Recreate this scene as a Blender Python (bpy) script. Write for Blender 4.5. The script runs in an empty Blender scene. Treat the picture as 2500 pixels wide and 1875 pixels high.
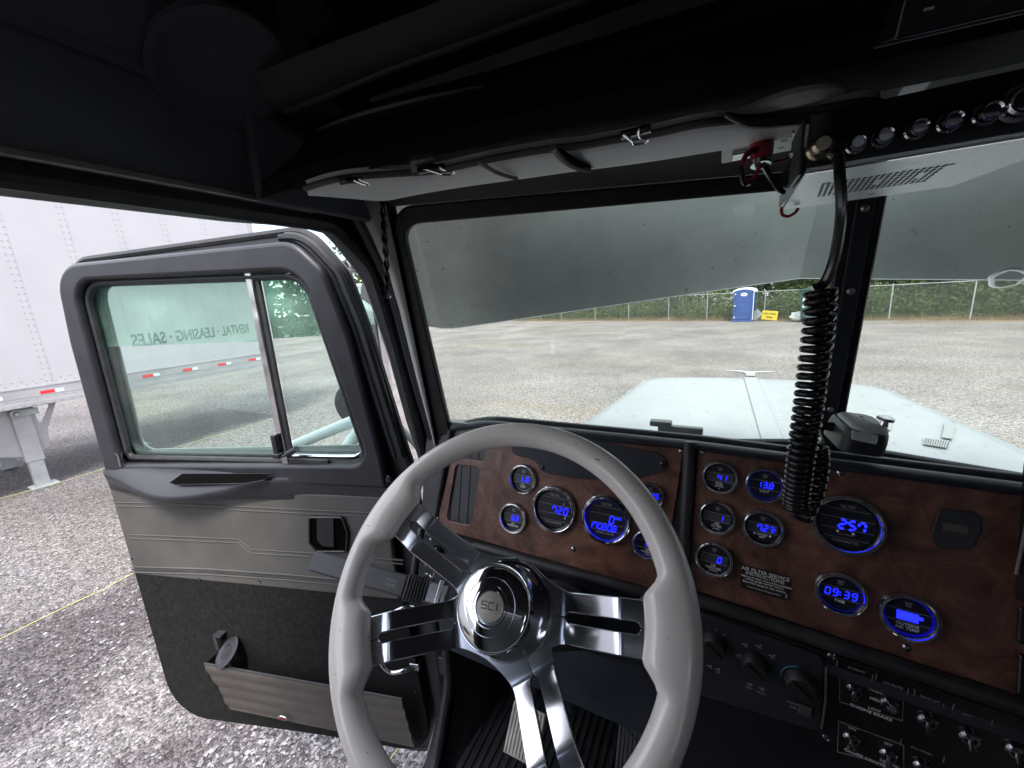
import bpy, bmesh, math, random
from mathutils import Vector as V, Matrix
random.seed(7)
S = bpy.context.scene
COL = S.collection
R = math.radians
# ---------------------------------------------------------------- camera (photo 2500 x 1875)
FPX, CXP, CYP = 950.0, 1250.0, 937.5
yaw, pit, rol, EYE = R(28.0), R(12.2), R(3.6), V((0, 0, 2.45))
cf = V((-math.sin(yaw)*math.cos(pit), math.cos(yaw)*math.cos(pit), -math.sin(pit)))
r0 = V((math.cos(yaw), math.sin(yaw), 0)); u0 = r0.cross(cf)
CR = r0*math.cos(rol)-u0*math.sin(rol); CU = u0*math.cos(rol)+r0*math.sin(rol)
cam = bpy.data.cameras.new('camera'); cam.sensor_width = 36.0; cam.lens = FPX/2500*36
cam.clip_start = 0.02; cam.clip_end = 3000
camo = bpy.data.objects.new('camera', cam); COL.objects.link(camo)
camo.matrix_world = Matrix(((CR.x, CU.x, -cf.x, EYE.x), (CR.y, CU.y, -cf.y, EYE.y), (CR.z, CU.z, -cf.z, EYE.z), (0, 0, 0, 1)))
S.camera = camo
# ---------------------------------------------------------------- world, sun, exposure
SUN_EL, SUN_AZ = R(58), R(150)     # azimuth measured clockwise from +Y (truck forward)
w = bpy.data.worlds.new('World'); S.world = w; w.use_nodes = True
nt = w.node_tree; nt.nodes.clear()
def N(nt, t, **k):
    n = nt.nodes.new(t)
    for a, b in k.items(): setattr(n, a, b)
    return n
sky = N(nt, 'ShaderNodeTexSky', sky_type='NISHITA', sun_disc=False, sun_elevation=SUN_EL, sun_rotation=SUN_AZ, dust_density=2.0, air_density=1.0)
tc = N(nt, 'ShaderNodeTexCoord'); mp = N(nt, 'ShaderNodeMapping'); mp.inputs['Scale'].default_value = (1, 1, 2.6)
nz = N(nt, 'ShaderNodeTexNoise'); nz.inputs['Scale'].default_value = 2.3; nz.inputs['Detail'].default_value = 8; nz.inputs['Roughness'].default_value = .6
cr = N(nt, 'ShaderNodeValToRGB'); cr.color_ramp.elements[0].position = .36; cr.color_ramp.elements[1].position = .62
mx = N(nt, 'ShaderNodeMixRGB'); mx.inputs[2].default_value = (8.2, 8.4, 8.8, 1)
bg = N(nt, 'ShaderNodeBackground'); bg.inputs[1].default_value = 0.12; ow = N(nt, 'ShaderNodeOutputWorld')
L = nt.links.new
L(tc.outputs['Generated'], mp.inputs[0]); L(mp.outputs[0], nz.inputs[0]); L(nz.outputs[0], cr.inputs[0]); L(cr.outputs[0], mx.inputs[0])
L(sky.outputs[0], mx.inputs[1]); L(mx.outputs[0], bg.inputs[0]); L(bg.outputs[0], ow.inputs[0])
sl = bpy.data.lights.new('sun', 'SUN'); sl.energy = 1.5; sl.angle = R(14); sl.color = (1, .95, .88)
so = bpy.data.objects.new('sun', sl); COL.objects.link(so)
sd = V((math.sin(SUN_AZ)*math.cos(SUN_EL), math.cos(SUN_AZ)*math.cos(SUN_EL), math.sin(SUN_EL)))
so.rotation_euler = (-sd).to_track_quat('-Z', 'Y').to_euler(); so.location = (0, 0, 30)
S.view_settings.view_transform = 'Standard'; S.view_settings.look = 'None'; S.view_settings.gamma = 1
S.view_settings.exposure = 1.95
S.render.engine = 'CYCLES'
S.cycles.max_bounces = 10; S.cycles.transparent_max_bounces = 24; S.cycles.diffuse_bounces = 5; S.cycles.glossy_bounces = 5
S.cycles.sample_clamp_indirect = 6
# ---------------------------------------------------------------- measuring helpers (pixel of the photo -> point on a real plane)
def ray(px, py): return cf + CR*((px-CXP)/FPX) - CU*((py-CYP)/FPX)
def hit(px, py, P0, n):
    r = ray(px, py); return EYE + r*((V(P0)-EYE).dot(n)/r.dot(n))
def hX(px, py, x): return hit(px, py, (x, 0, 0), V((1, 0, 0)))
def hY(px, py, y): return hit(px, py, (0, y, 0), V((0, 1, 0)))
def hZ(px, py, z): return hit(px, py, (0, 0, z), V((0, 0, 1)))
class Fr:
    def __init__(s, o, u, v):
        s.o = V(o); s.u = V(u).normalized(); s.n = s.u.cross(V(v)).normalized(); s.v = s.n.cross(s.u)
        s.M = Matrix(((s.u.x, s.v.x, s.n.x, s.o.x), (s.u.y, s.v.y, s.n.y, s.o.y), (s.u.z, s.v.z, s.n.z, s.o.z), (0, 0, 0, 1)))
    def w(s, a, b, c=0): return s.o + s.u*a + s.v*b + s.n*c
    def px(s, x, y, c=0):
        q = hit(x, y, s.o+s.n*c, s.n)-s.o; return (q.dot(s.u), q.dot(s.v))
    def at(s, a, b, c=0, rot=0):
        u = s.u*math.cos(rot)+s.v*math.sin(rot); return Fr(s.w(a, b, c), u, s.n.cross(u))
# ---------------------------------------------------------------- materials
MT = {}
def mat(name, col, rough=.5, metal=0, spec=.5, coat=0, bump=None, noise=None, emit=None, sheen=0):
    m = bpy.data.materials.new(name); m.use_nodes = True; t = m.node_tree; b = t.nodes['Principled BSDF']
    b.inputs['Base Color'].default_value = (*col, 1); b.inputs['Roughness'].default_value = rough; b.inputs['Metallic'].default_value = metal
    b.inputs['Specular IOR Level'].default_value = spec; b.inputs['Coat Weight'].default_value = coat; b.inputs['Coat Roughness'].default_value = .08
    if emit: b.inputs['Emission Color'].default_value = (*emit[:3], 1); b.inputs['Emission Strength'].default_value = emit[3]
    tcn = t.nodes.new('ShaderNodeTexCoord')
    if noise:    # (scale, colour2, contrast lo, hi)
        n = t.nodes.new('ShaderNodeTexNoise'); n.inputs['Scale'].default_value = noise[0]; n.inputs['Detail'].default_value = 6
        c = t.nodes.new('ShaderNodeValToRGB'); c.color_ramp.elements[0].position = noise[2]; c.color_ramp.elements[1].position = noise[3]
        c.color_ramp.elements[0].color = (*col, 1); c.color_ramp.elements[1].color = (*noise[1], 1)
        t.links.new(tcn.outputs['Object'], n.inputs[0]); t.links.new(n.outputs[0], c.inputs[0]); t.links.new(c.outputs[0], b.inputs['Base Color'])
        n2 = t.nodes.new('ShaderNodeMapRange'); n2.inputs[3].default_value = rough*.8; n2.inputs[4].default_value = min(1, rough*1.25)
        t.links.new(n.outputs[0], n2.inputs[0]); t.links.new(n2.outputs[0], b.inputs['Roughness'])
    if bump:     # (scale, strength, distance)
        n = t.nodes.new('ShaderNodeTexNoise'); n.inputs['Scale'].default_value = bump[0]; n.inputs['Detail'].default_value = 5
        bn = t.nodes.new('ShaderNodeBump'); bn.inputs['Strength'].default_value = bump[1]; bn.inputs['Distance'].default_value = bump[2]
        t.links.new(tcn.outputs['Object'], n.inputs[0]); t.links.new(n.outputs[0], bn.inputs['Height']); t.links.new(bn.outputs[0], b.inputs['Normal'])
    MT[name] = m; return m
mat('black_plastic', (.022, .023, .027), .42, bump=(900, .25, .0006), noise=(14, (.034, .035, .04), .35, .75))
mat('navy_plastic', (.014, .017, .026), .5, spec=.3, bump=(500, .2, .0006), noise=(9, (.03, .034, .046), .3, .8))
mat('gloss_black', (.012, .012, .014), .16, noise=(30, (.02, .02, .022), .4, .8))
mat('rubber', (.016, .016, .018), .5, bump=(260, .3, .001), noise=(25, (.035, .035, .036), .45, .8))
mat('door_frame_paint', (.015, .015, .020), .40, bump=(700, .2, .0005), noise=(12, (.026, .026, .033), .35, .8))
mat('void', (.004, .004, .004), 1, spec=0)  # flat black standing in for the darkness inside slots and recesses
mat('mic_grey', (.45, .46, .48), .45, bump=(800, .2, .0005))
mat('console_black', (.012, .012, .013), .8, bump=(1200, .5, .001), spec=.2)
mat('console_grey', (.05, .049, .045), .7, bump=(1200, .5, .001), spec=.25, noise=(7, (.075, .073, .068), .3, .8))
mat('console_sheen', (.05, .05, .048), .38, bump=(700, .3, .0006))
mat('headliner', (.080, .082, .094), .9, bump=(1200, .5, .001), noise=(5, (.12, .122, .138), .3, .8), spec=.12)
mat('grey_vinyl', (.068, .065, .061), .6, bump=(420, .35, .0012), noise=(6, (.105, .10, .094), .3, .8), spec=.3)
mat('light_vinyl', (.60, .625, .61), .55, bump=(380, .4, .0014), noise=(5, (.68, .70, .68), .3, .8))
mat('pillar_vinyl', (.36, .37, .355), .6, bump=(160, .6, .0022), noise=(8, (.46, .465, .44), .3, .8))
mat('pocket_vinyl', (.072, .062, .054), .5, bump=(300, .25, .001), noise=(7, (.11, .096, .084), .3, .8))
mat('carpet', (.010, .0098, .0097), .95, bump=(900, 1.0, .004), noise=(60, (.026, .025, .024), .4, .75), spec=.2)
mat('chrome', (.72, .72, .74), .07, metal=1, noise=(40, (.58, .58, .61), .5, .9))
mat('worn_chrome', (.62, .62, .63), .2, metal=1, bump=(60, .05, .001), noise=(30, (.4, .4, .41), .4, .8))
mat('dark_chrome', (.32, .32, .34), .12, metal=1)
mat('steel', (.45, .45, .44), .4, metal=1, noise=(50, (.3, .3, .3), .4, .8))
mat('alu_plate', (.66, .69, .72), .4, metal=.6, bump=(1500, .25, .0004), noise=(120, (.58, .61, .64), .3, .8))
mat('emblem', (.42, .38, .33), .35, metal=.8, noise=(60, (.28, .26, .23), .3, .8))
mat('ink', (.01, .01, .01), .5)
mat('label_white', (.62, .62, .60), .6)
mat('dim_white', (.28, .28, .28), .6)
mat('white_ink', (.75, .75, .75), .6)
mat('dial', (.008, .009, .016), .35)
mat('dial_grey', (.05, .05, .062), .3)
mat('blue_glow', (.0, .0, .1), .5, emit=(.006, .010, 1.0, 1.3))
mat('blue_ring', (.0, .0, .1), .5, emit=(.004, .004, 1.0, .06))
mat('white_paint', (.205, .218, .226), .42, bump=(3, .05, .01), noise=(7, (.205, .215, .222), .4, .8))
mat('trailer_white', (.39, .375, .39), .42, noise=(1.5, (.36, .345, .36), .35, .8))
mat('trailer_rail', (.31, .295, .305), .45, metal=.25, noise=(3, (.40, .385, .39), .35, .8))
mat('red_tape', (.62, .02, .03), .4)
mat('red_plastic', (.32, .01, .03), .35)
mat('red_lens', (.25, .02, .02), .2, noise=(200, (.12, .02, .02), .4, .7))
mat('galv', (.40, .41, .41), .5, metal=.5, noise=(8, (.3, .31, .31), .3, .8))
mat('fence_wire', (.34, .35, .34), .5, metal=.4)
mat('toilet_blue', (.028, .062, .20), .5, noise=(3, (.04, .08, .24), .3, .8))
mat('toilet_white', (.6, .62, .66), .5)
mat('yellow', (.60, .45, .04), .6, noise=(8, (.5, .36, .03), .4, .7))
mat('string', (.52, .50, .16), .7)
mat('bin_green', (.02, .05, .045), .5, noise=(4, (.04, .08, .07), .3, .8))
mat('bag_white', (.62, .62, .6), .6, bump=(14, .8, .05))
mat('bark', (.14, .115, .09), .9, bump=(20, .8, .02), noise=(5, (.22, .19, .16), .3, .8))
mat('dirt_strip', (.16, .10, .065), .95, bump=(12, .8, .03), noise=(3, (.24, .17, .11), .3, .8))
mat('stones', (.08, .075, .08), .85, noise=(28, (.34, .32, .335), .38, .64))
mat('sign_ink', (.05, .05, .06), .6)
mat('blue_arc', (.02, .10, .16), .5)
mat('lip_white', (.70, .72, .74), .5)
mat('blue_rim', (.01, .01, .05), .3, emit=(.004, .004, 1.0, .014))
mat('spoke_chrome', (.60, .61, .65), .16, metal=1, bump=(35, .04, .001), noise=(22, (.44, .45, .50), .45, .85))
mat('ring_wear', (.95, .97, .93), .3, metal=.9)
mat('brass', (.55, .47, .33), .25, metal=1)
mat('pad_worn', (.42, .37, .33), .55, metal=.3, noise=(25, (.25, .22, .2), .35, .75))

def wood():
    m = mat('burl_wood', (.1, .05, .03), .38, coat=.12); t = m.node_tree; b = t.nodes['Principled BSDF']; l = t.links.new
    tcn = t.nodes.new('ShaderNodeTexCoord')
    n1 = t.nodes.new('ShaderNodeTexNoise'); n1.inputs['Scale'].default_value = 13; n1.inputs['Detail'].default_value = 9; n1.inputs['Distortion'].default_value = 2.2; n1.inputs['Roughness'].default_value = .62
    c = t.nodes.new('ShaderNodeValToRGB'); e = c.color_ramp.elements
    e[0].position = .3; e[0].color = (.045, .015, .010, 1); e[1].position = .72; e[1].color = (.22, .10, .066, 1)
    x = c.color_ramp.elements.new(.5); x.color = (.115, .050, .036, 1)
    v = t.nodes.new('ShaderNodeTexVoronoi'); v.inputs['Scale'].default_value = 45
    c2 = t.nodes.new('ShaderNodeValToRGB'); c2.color_ramp.elements[0].position = .04; c2.color_ramp.elements[1].position = .16
    c2.color_ramp.elements[0].color = (.35, .3, .3, 1); c2.color_ramp.elements[1].color = (1, 1, 1, 1)
    mx = t.nodes.new('ShaderNodeMixRGB'); mx.blend_type = 'MULTIPLY'; mx.inputs[0].default_value = .55
    n3 = t.nodes.new('ShaderNodeTexNoise'); n3.inputs['Scale'].default_value = 30; n3.inputs['Detail'].default_value = 2
    av = t.nodes.new('ShaderNodeMixRGB'); av.inputs[0].default_value = .06
    l(tcn.outputs['Object'], n1.inputs[0]); l(tcn.outputs['Object'], n3.inputs[0]); l(tcn.outputs['Object'], av.inputs[1]); l(n3.outputs[1], av.inputs[2]); l(av.outputs[0], v.inputs[0])
    l(n1.outputs[0], c.inputs[0]); l(v.outputs[0], c2.inputs[0]); l(c.outputs[0], mx.inputs[1]); l(c2.outputs[0], mx.inputs[2]); l(mx.outputs[0], b.inputs['Base Color'])
wood()
def rimpaint():
    m = mat('wheel_paint', (.82, .77, .735), .26, coat=.4); t = m.node_tree; b = t.nodes['Principled BSDF']; l = t.links.new
    tcn = t.nodes.new('ShaderNodeTexCoord'); mp = t.nodes.new('ShaderNodeMapping'); mp.inputs['Scale'].default_value = (1, 4, 2); mp.inputs['Rotation'].default_value = (.4, .8, .3)
    n = t.nodes.new('ShaderNodeTexNoise'); n.inputs['Scale'].default_value = 34; n.inputs['Detail'].default_value = 4; n.inputs['Roughness'].default_value = .7
    c = t.nodes.new('ShaderNodeValToRGB'); c.color_ramp.elements[0].position = .675; c.color_ramp.elements[1].position = .70
    c.color_ramp.elements[0].color = (.84, .785, .75, 1); c.color_ramp.elements[1].color = (.17, .15, .14, 1)
    n2 = t.nodes.new('ShaderNodeTexNoise'); n2.inputs['Scale'].default_value = 6; n2.inputs['Detail'].default_value = 5
    mx = t.nodes.new('ShaderNodeMixRGB'); mx.blend_type = 'MULTIPLY'; cc = t.nodes.new('ShaderNodeValToRGB'); cc.color_ramp.elements[0].color = (.84, .82, .8, 1)
    mx.inputs[0].default_value = .6
    l(tcn.outputs['Object'], mp.inputs[0]); l(mp.outputs[0], n.inputs[0]); l(n.outputs[0], c.inputs[0]); l(tcn.outputs['Object'], n2.inputs[0]); l(n2.outputs[0], cc.inputs[0])
    l(c.outputs[0], mx.inputs[1]); l(cc.outputs[0], mx.inputs[2]); l(mx.outputs[0], b.inputs['Base Color'])
rimpaint()
def visormat():   # back of the outside visor: dull painted metal with dirt smears, specks and a few dark scuffs
    m = mat('visor_metal', (.3, .3, .28), .42, metal=.85); t = m.node_tree; b = t.nodes['Principled BSDF']; l = t.links.new
    tcn = t.nodes.new('ShaderNodeTexCoord')
    mp = t.nodes.new('ShaderNodeMapping'); mp.inputs['Scale'].default_value = (1, 1, .6)
    n = t.nodes.new('ShaderNodeTexNoise'); n.inputs['Scale'].default_value = 3.2; n.inputs['Detail'].default_value = 8; n.inputs['Roughness'].default_value = .62
    c = t.nodes.new('ShaderNodeValToRGB'); c.color_ramp.elements[0].position = .28; c.color_ramp.elements[1].position = .72
    c.color_ramp.elements[0].color = (.58, .62, .58, 1); c.color_ramp.elements[1].color = (.92, .91, .84, 1)
    n2 = t.nodes.new('ShaderNodeTexNoise'); n2.inputs['Scale'].default_value = 55; n2.inputs['Detail'].default_value = 3
    c2 = t.nodes.new('ShaderNodeValToRGB'); c2.color_ramp.elements[0].position = .70; c2.color_ramp.elements[1].position = .76
    c2.color_ramp.elements[0].color = (1, 1, 1, 1); c2.color_ramp.elements[1].color = (.3, .3, .27, 1)
    n3 = t.nodes.new('ShaderNodeTexNoise'); n3.inputs['Scale'].default_value = 9; n3.inputs['Detail'].default_value = 8; n3.inputs['Roughness'].default_value = .7
    c3 = t.nodes.new('ShaderNodeValToRGB'); c3.color_ramp.elements[0].position = .64; c3.color_ramp.elements[1].position = .72
    c3.color_ramp.elements[0].color = (1, 1, 1, 1); c3.color_ramp.elements[1].color = (.5, .5, .46, 1)
    m1 = t.nodes.new('ShaderNodeMixRGB'); m1.blend_type = 'MULTIPLY'; m1.inputs[0].default_value = 1
    m2 = t.nodes.new('ShaderNodeMixRGB'); m2.blend_type = 'MULTIPLY'; m2.inputs[0].default_value = 1
    for q in (n, n2, n3): l(mp.outputs[0], q.inputs[0])
    l(tcn.outputs['Object'], mp.inputs[0]); l(n.outputs[0], c.inputs[0]); l(n2.outputs[0], c2.inputs[0]); l(n3.outputs[0], c3.inputs[0])
    l(c.outputs[0], m1.inputs[1]); l(c2.outputs[0], m1.inputs[2]); l(m1.outputs[0], m2.inputs[1]); l(c3.outputs[0], m2.inputs[2]); l(m2.outputs[0], b.inputs['Base Color'])
visormat()
def specks(name):
    t = MT[name].node_tree; b = t.nodes['Principled BSDF']; l = t.links.new; src = b.inputs['Base Color'].links[0].from_socket
    tcn = t.nodes.new('ShaderNodeTexCoord'); mp = t.nodes.new('ShaderNodeMapping'); mp.inputs['Scale'].default_value = (1, .35, 1)
    n = t.nodes.new('ShaderNodeTexNoise'); n.inputs['Scale'].default_value = 42; n.inputs['Detail'].default_value = 3
    c = t.nodes.new('ShaderNodeValToRGB'); c.color_ramp.elements[0].position = .66; c.color_ramp.elements[1].position = .73; c.color_ramp.elements[0].color = (1, 1, 1, 1); c.color_ramp.elements[1].color = (.62, .6, .56, 1)
    m = t.nodes.new('ShaderNodeMixRGB'); m.blend_type = 'MULTIPLY'; m.inputs[0].default_value = 1
    l(tcn.outputs['Object'], mp.inputs[0]); l(mp.outputs[0], n.inputs[0]); l(n.outputs[0], c.inputs[0]); l(src, m.inputs[1]); l(c.outputs[0], m.inputs[2]); l(m.outputs[0], b.inputs['Base Color'])
specks('white_paint')
def glass(name, tint, refl=.05, dust=0.0, gcol=(1, 1, 1), dcol=(.5, .5, .46)):
    m = bpy.data.materials.new(name); m.use_nodes = True; t = m.node_tree; t.nodes.clear(); l = t.links.new
    tr = t.nodes.new('ShaderNodeBsdfTransparent'); tr.inputs[0].default_value = (*tint, 1)
    gl = t.nodes.new('ShaderNodeBsdfGlossy'); gl.inputs['Roughness'].default_value = .01; gl.inputs[0].default_value = (*gcol, 1)
    lw0 = t.nodes.new('ShaderNodeLayerWeight'); lw0.inputs[0].default_value = .5
    lw = t.nodes.new('ShaderNodeMath'); lw.operation = 'POWER'; lw.inputs[1].default_value = 4.5; l(lw0.outputs['Facing'], lw.inputs[0])
    ma = t.nodes.new('ShaderNodeMath'); ma.operation = 'MULTIPLY_ADD'; ma.inputs[1].default_value = .9; ma.inputs[2].default_value = refl+.03
    ms = t.nodes.new('ShaderNodeMixShader'); o = t.nodes.new('ShaderNodeOutputMaterial')
    l(lw.outputs[0], ma.inputs[0]); l(ma.outputs[0], ms.inputs[0]); l(tr.outputs[0], ms.inputs[1]); l(gl.outputs[0], ms.inputs[2])
    if dust:
        df = t.nodes.new('ShaderNodeBsdfDiffuse'); df.inputs[0].default_value = (*dcol, 1); tl = t.nodes.new('ShaderNodeBsdfTranslucent'); tl.inputs[0].default_value = (*dcol, 1)
        a = t.nodes.new('ShaderNodeMixShader'); a.inputs[0].default_value = .5; l(df.outputs[0], a.inputs[1]); l(tl.outputs[0], a.inputs[2])
        n = t.nodes.new('ShaderNodeTexNoise'); n.inputs['Scale'].default_value = 7; n.inputs['Detail'].default_value = 7
        tcn = t.nodes.new('ShaderNodeTexCoord'); l(tcn.outputs['Object'], n.inputs[0])
        mr = t.nodes.new('ShaderNodeMapRange'); mr.inputs[1].default_value = .3; mr.inputs[2].default_value = .8; mr.inputs[3].default_value = dust*.4; mr.inputs[4].default_value = dust*1.8
        l(n.outputs[0], mr.inputs[0]); b = t.nodes.new('ShaderNodeMixShader'); l(mr.outputs[0], b.inputs[0]); l(ms.outputs[0], b.inputs[1]); l(a.outputs[0], b.inputs[2]); l(b.outputs[0], o.inputs[0])
    else: l(ms.outputs[0], o.inputs[0])
    MT[name] = m
glass('windshield_glass', (.96, 1, .965), 0, dust=.055, dcol=(.6, .6, .55))
glass('door_glass', (.88, .965, .93), .0, dust=.04)
glass('film_glass', (.34, .50, .43), .46, dust=.17, gcol=(.80, 1, .91), dcol=(.72, .95, .85))
def gravelmat():
    m = bpy.data.materials.new('gravel'); m.use_nodes = True; t = m.node_tree; b = t.nodes['Principled BSDF']; l = t.links.new; b.inputs['Roughness'].default_value = .9
    b.inputs['Specular IOR Level'].default_value = .25
    tcn = t.nodes.new('ShaderNodeTexCoord')
    def vor(sc, out=1):
        v = t.nodes.new('ShaderNodeTexVoronoi'); v.inputs['Scale'].default_value = sc; l(tcn.outputs['Object'], v.inputs[0]); return v
    def noi(sc, det=5, ro=.6):
        n = t.nodes.new('ShaderNodeTexNoise'); n.inputs['Scale'].default_value = sc; n.inputs['Detail'].default_value = det; n.inputs['Roughness'].default_value = ro; l(tcn.outputs['Object'], n.inputs[0]); return n
    v1, v2, v3 = vor(46), vor(100), vor(13)
    hsv = t.nodes.new('ShaderNodeSeparateColor'); l(v1.outputs[1], hsv.inputs[0])
    c = t.nodes.new('ShaderNodeValToRGB'); e = c.color_ramp.elements; e[0].color = (.032, .030, .033, 1); e[1].color = (.35, .328, .345, 1); x = e.new(.5); x.color = (.18, .173, .173, 1); l(hsv.outputs[0], c.inputs[0])
    hs2 = t.nodes.new('ShaderNodeSeparateColor'); l(v2.outputs[1], hs2.inputs[0])
    c2 = t.nodes.new('ShaderNodeValToRGB'); e = c2.color_ramp.elements; e[0].color = (.035, .033, .035, 1); e[1].color = (.32, .302, .312, 1); l(hs2.outputs[1], c2.inputs[0])
    mx = t.nodes.new('ShaderNodeMixRGB'); mx.inputs[0].default_value = .5; l(c.outputs[0], mx.inputs[1]); l(c2.outputs[0], mx.inputs[2])
    # broad wet / fine-grit patches and tan wheel tracks
    n1 = noi(.35, 6, .6); c3 = t.nodes.new('ShaderNodeValToRGB'); e = c3.color_ramp.elements; e[0].position = .36; e[1].position = .64; e[0].color = (.74, .72, .72, 1); e[1].color = (1.14, 1.12, 1.1, 1); l(n1.outputs[0], c3.inputs[0])
    m2 = t.nodes.new('ShaderNodeMixRGB'); m2.blend_type = 'MULTIPLY'; m2.inputs[0].default_value = 1; l(mx.outputs[0], m2.inputs[1]); l(c3.outputs[0], m2.inputs[2])
    mp = t.nodes.new('ShaderNodeMapping'); mp.inputs['Scale'].default_value = (.10, .5, 1); mp.inputs['Rotation'].default_value = (0, 0, .35); l(tcn.outputs['Object'], mp.inputs[0])
    n2 = t.nodes.new('ShaderNodeTexNoise'); n2.inputs['Scale'].default_value = 1; n2.inputs['Detail'].default_value = 5; l(mp.outputs[0], n2.inputs[0])
    c4 = t.nodes.new('ShaderNodeValToRGB'); e = c4.color_ramp.elements; e[0].position = .5; e[1].position = .66; e[0].color = (1, 1, 1, 1); e[1].color = (.99, .95, .86, 1); l(n2.outputs[0], c4.inputs[0])
    m3 = t.nodes.new('ShaderNodeMixRGB'); m3.blend_type = 'MULTIPLY'; m3.inputs[0].default_value = 1; l(m2.outputs[0], m3.inputs[1]); l(c4.outputs[0], m3.inputs[2]); l(m3.outputs[0], b.inputs['Base Color'])
    n5 = noi(13, 10, .82); c5 = t.nodes.new('ShaderNodeValToRGB'); e = c5.color_ramp.elements; e[0].position = .38; e[1].position = .62; e[0].color = (.62, .61, .62, 1); e[1].color = (1.62, 1.60, 1.58, 1); l(n5.outputs[0], c5.inputs[0])
    m5 = t.nodes.new('ShaderNodeMixRGB'); m5.blend_type = 'MULTIPLY'; m5.inputs[0].default_value = 1; l(m3.outputs[0], m5.inputs[1]); l(c5.outputs[0], m5.inputs[2]); # shade painted into the gravel as dark bands beside truck and under trailer
    sx = t.nodes.new('ShaderNodeSeparateXYZ'); l(tcn.outputs['Object'], sx.inputs[0]); n6 = noi(.9, 6, .65)
    def mth(op, a, bb):
        q = t.nodes.new('ShaderNodeMath'); q.operation = op
        for i, v_ in enumerate((a, bb)):
            if isinstance(v_, (int, float)): q.inputs[i].default_value = v_
            else: l(v_, q.inputs[i])
        return q.outputs[0]
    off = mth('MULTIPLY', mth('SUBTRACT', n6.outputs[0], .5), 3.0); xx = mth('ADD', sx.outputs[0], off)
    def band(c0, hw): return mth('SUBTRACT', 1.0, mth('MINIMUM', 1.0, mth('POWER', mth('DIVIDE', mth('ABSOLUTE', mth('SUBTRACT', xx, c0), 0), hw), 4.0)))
    bb = mth('MULTIPLY', mth('LESS_THAN', sx.outputs[1], 4.2), mth('MINIMUM', 1.0, mth('ADD', band(-4.35, .75), band(-2.35, .7)))); bb = mth('MAXIMUM', bb, mth('MULTIPLY', mth('LESS_THAN', sx.outputs[1], 5.5), band(-10.8, 1.5)))  # the last band stands in for the trailer's shadow beneath it
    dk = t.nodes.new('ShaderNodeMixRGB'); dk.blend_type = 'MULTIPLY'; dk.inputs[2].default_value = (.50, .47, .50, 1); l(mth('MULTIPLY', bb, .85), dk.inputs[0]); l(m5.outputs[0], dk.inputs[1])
    # gravel colour painted brighter ahead of the truck, in place of stronger light
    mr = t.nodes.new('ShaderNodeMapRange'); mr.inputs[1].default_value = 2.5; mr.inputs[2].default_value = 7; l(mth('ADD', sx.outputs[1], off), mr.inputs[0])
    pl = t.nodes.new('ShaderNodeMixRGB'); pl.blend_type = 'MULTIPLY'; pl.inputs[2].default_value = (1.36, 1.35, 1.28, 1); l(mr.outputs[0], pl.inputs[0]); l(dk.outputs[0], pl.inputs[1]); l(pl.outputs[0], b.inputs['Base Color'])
    ad = t.nodes.new('ShaderNodeMath'); ad.operation = 'MULTIPLY_ADD'; ad.inputs[1].default_value = -1; l(v1.outputs[0], ad.inputs[0]); l(hsv.outputs[1], ad.inputs[2])
    bn = t.nodes.new('ShaderNodeBump'); bn.inputs['Strength'].default_value = 1; bn.inputs['Distance'].default_value = .03; l(ad.outputs[0], bn.inputs['Height'])
    bn2 = t.nodes.new('ShaderNodeBump'); bn2.inputs['Strength'].default_value = .5; bn2.inputs['Distance'].default_value = .008; l(v2.outputs[0], bn2.inputs['Height']); l(bn.outputs[0], bn2.inputs['Normal']); l(bn2.outputs[0], b.inputs['Normal'])
    MT['gravel'] = m
gravelmat()
def leafmat(name, a, bcol, sc=.7):
    m = bpy.data.materials.new(name); m.use_nodes = True; t = m.node_tree; b = t.nodes['Principled BSDF']; l = t.links.new
    tcn = t.nodes.new('ShaderNodeTexCoord'); n = t.nodes.new('ShaderNodeTexNoise'); n.inputs['Scale'].default_value = sc; n.inputs['Detail'].default_value = 3
    g = t.nodes.new('ShaderNodeNewGeometry'); r = t.nodes.new('ShaderNodeMath'); r.operation = 'MULTIPLY_ADD'; r.inputs[1].default_value = .35
    c = t.nodes.new('ShaderNodeValToRGB'); c.color_ramp.elements[0].position = .35; c.color_ramp.elements[1].position = .85; c.color_ramp.elements[0].color = (*a, 1); c.color_ramp.elements[1].color = (*bcol, 1)
    l(tcn.outputs['Object'], n.inputs[0]); l(g.outputs['Random Per Island'], r.inputs[0]); l(n.outputs[0], r.inputs[2]); l(r.outputs[0], c.inputs[0]); l(c.outputs[0], b.inputs['Base Color'])
    b.inputs['Roughness'].default_value = .6; b.inputs['Specular IOR Level'].default_value = .3
    o = t.nodes['Material Output']; tl = t.nodes.new('ShaderNodeBsdfTranslucent'); l(c.outputs[0], tl.inputs[0]); ms = t.nodes.new('ShaderNodeMixShader'); ms.inputs[0].default_value = .3
    l(b.outputs[0], ms.inputs[1]); l(tl.outputs[0], ms.inputs[2]); l(ms.outputs[0], o.inputs[0]); MT[name] = m
leafmat('leaves_dark', (.018, .036, .012), (.06, .095, .028)); leafmat('leaves_mid', (.03, .055, .018), (.10, .145, .04)); leafmat('leaves_bright', (.13, .20, .04), (.30, .36, .08))
leafmat('weeds', (.16, .13, .07), (.34, .27, .16))
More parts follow.
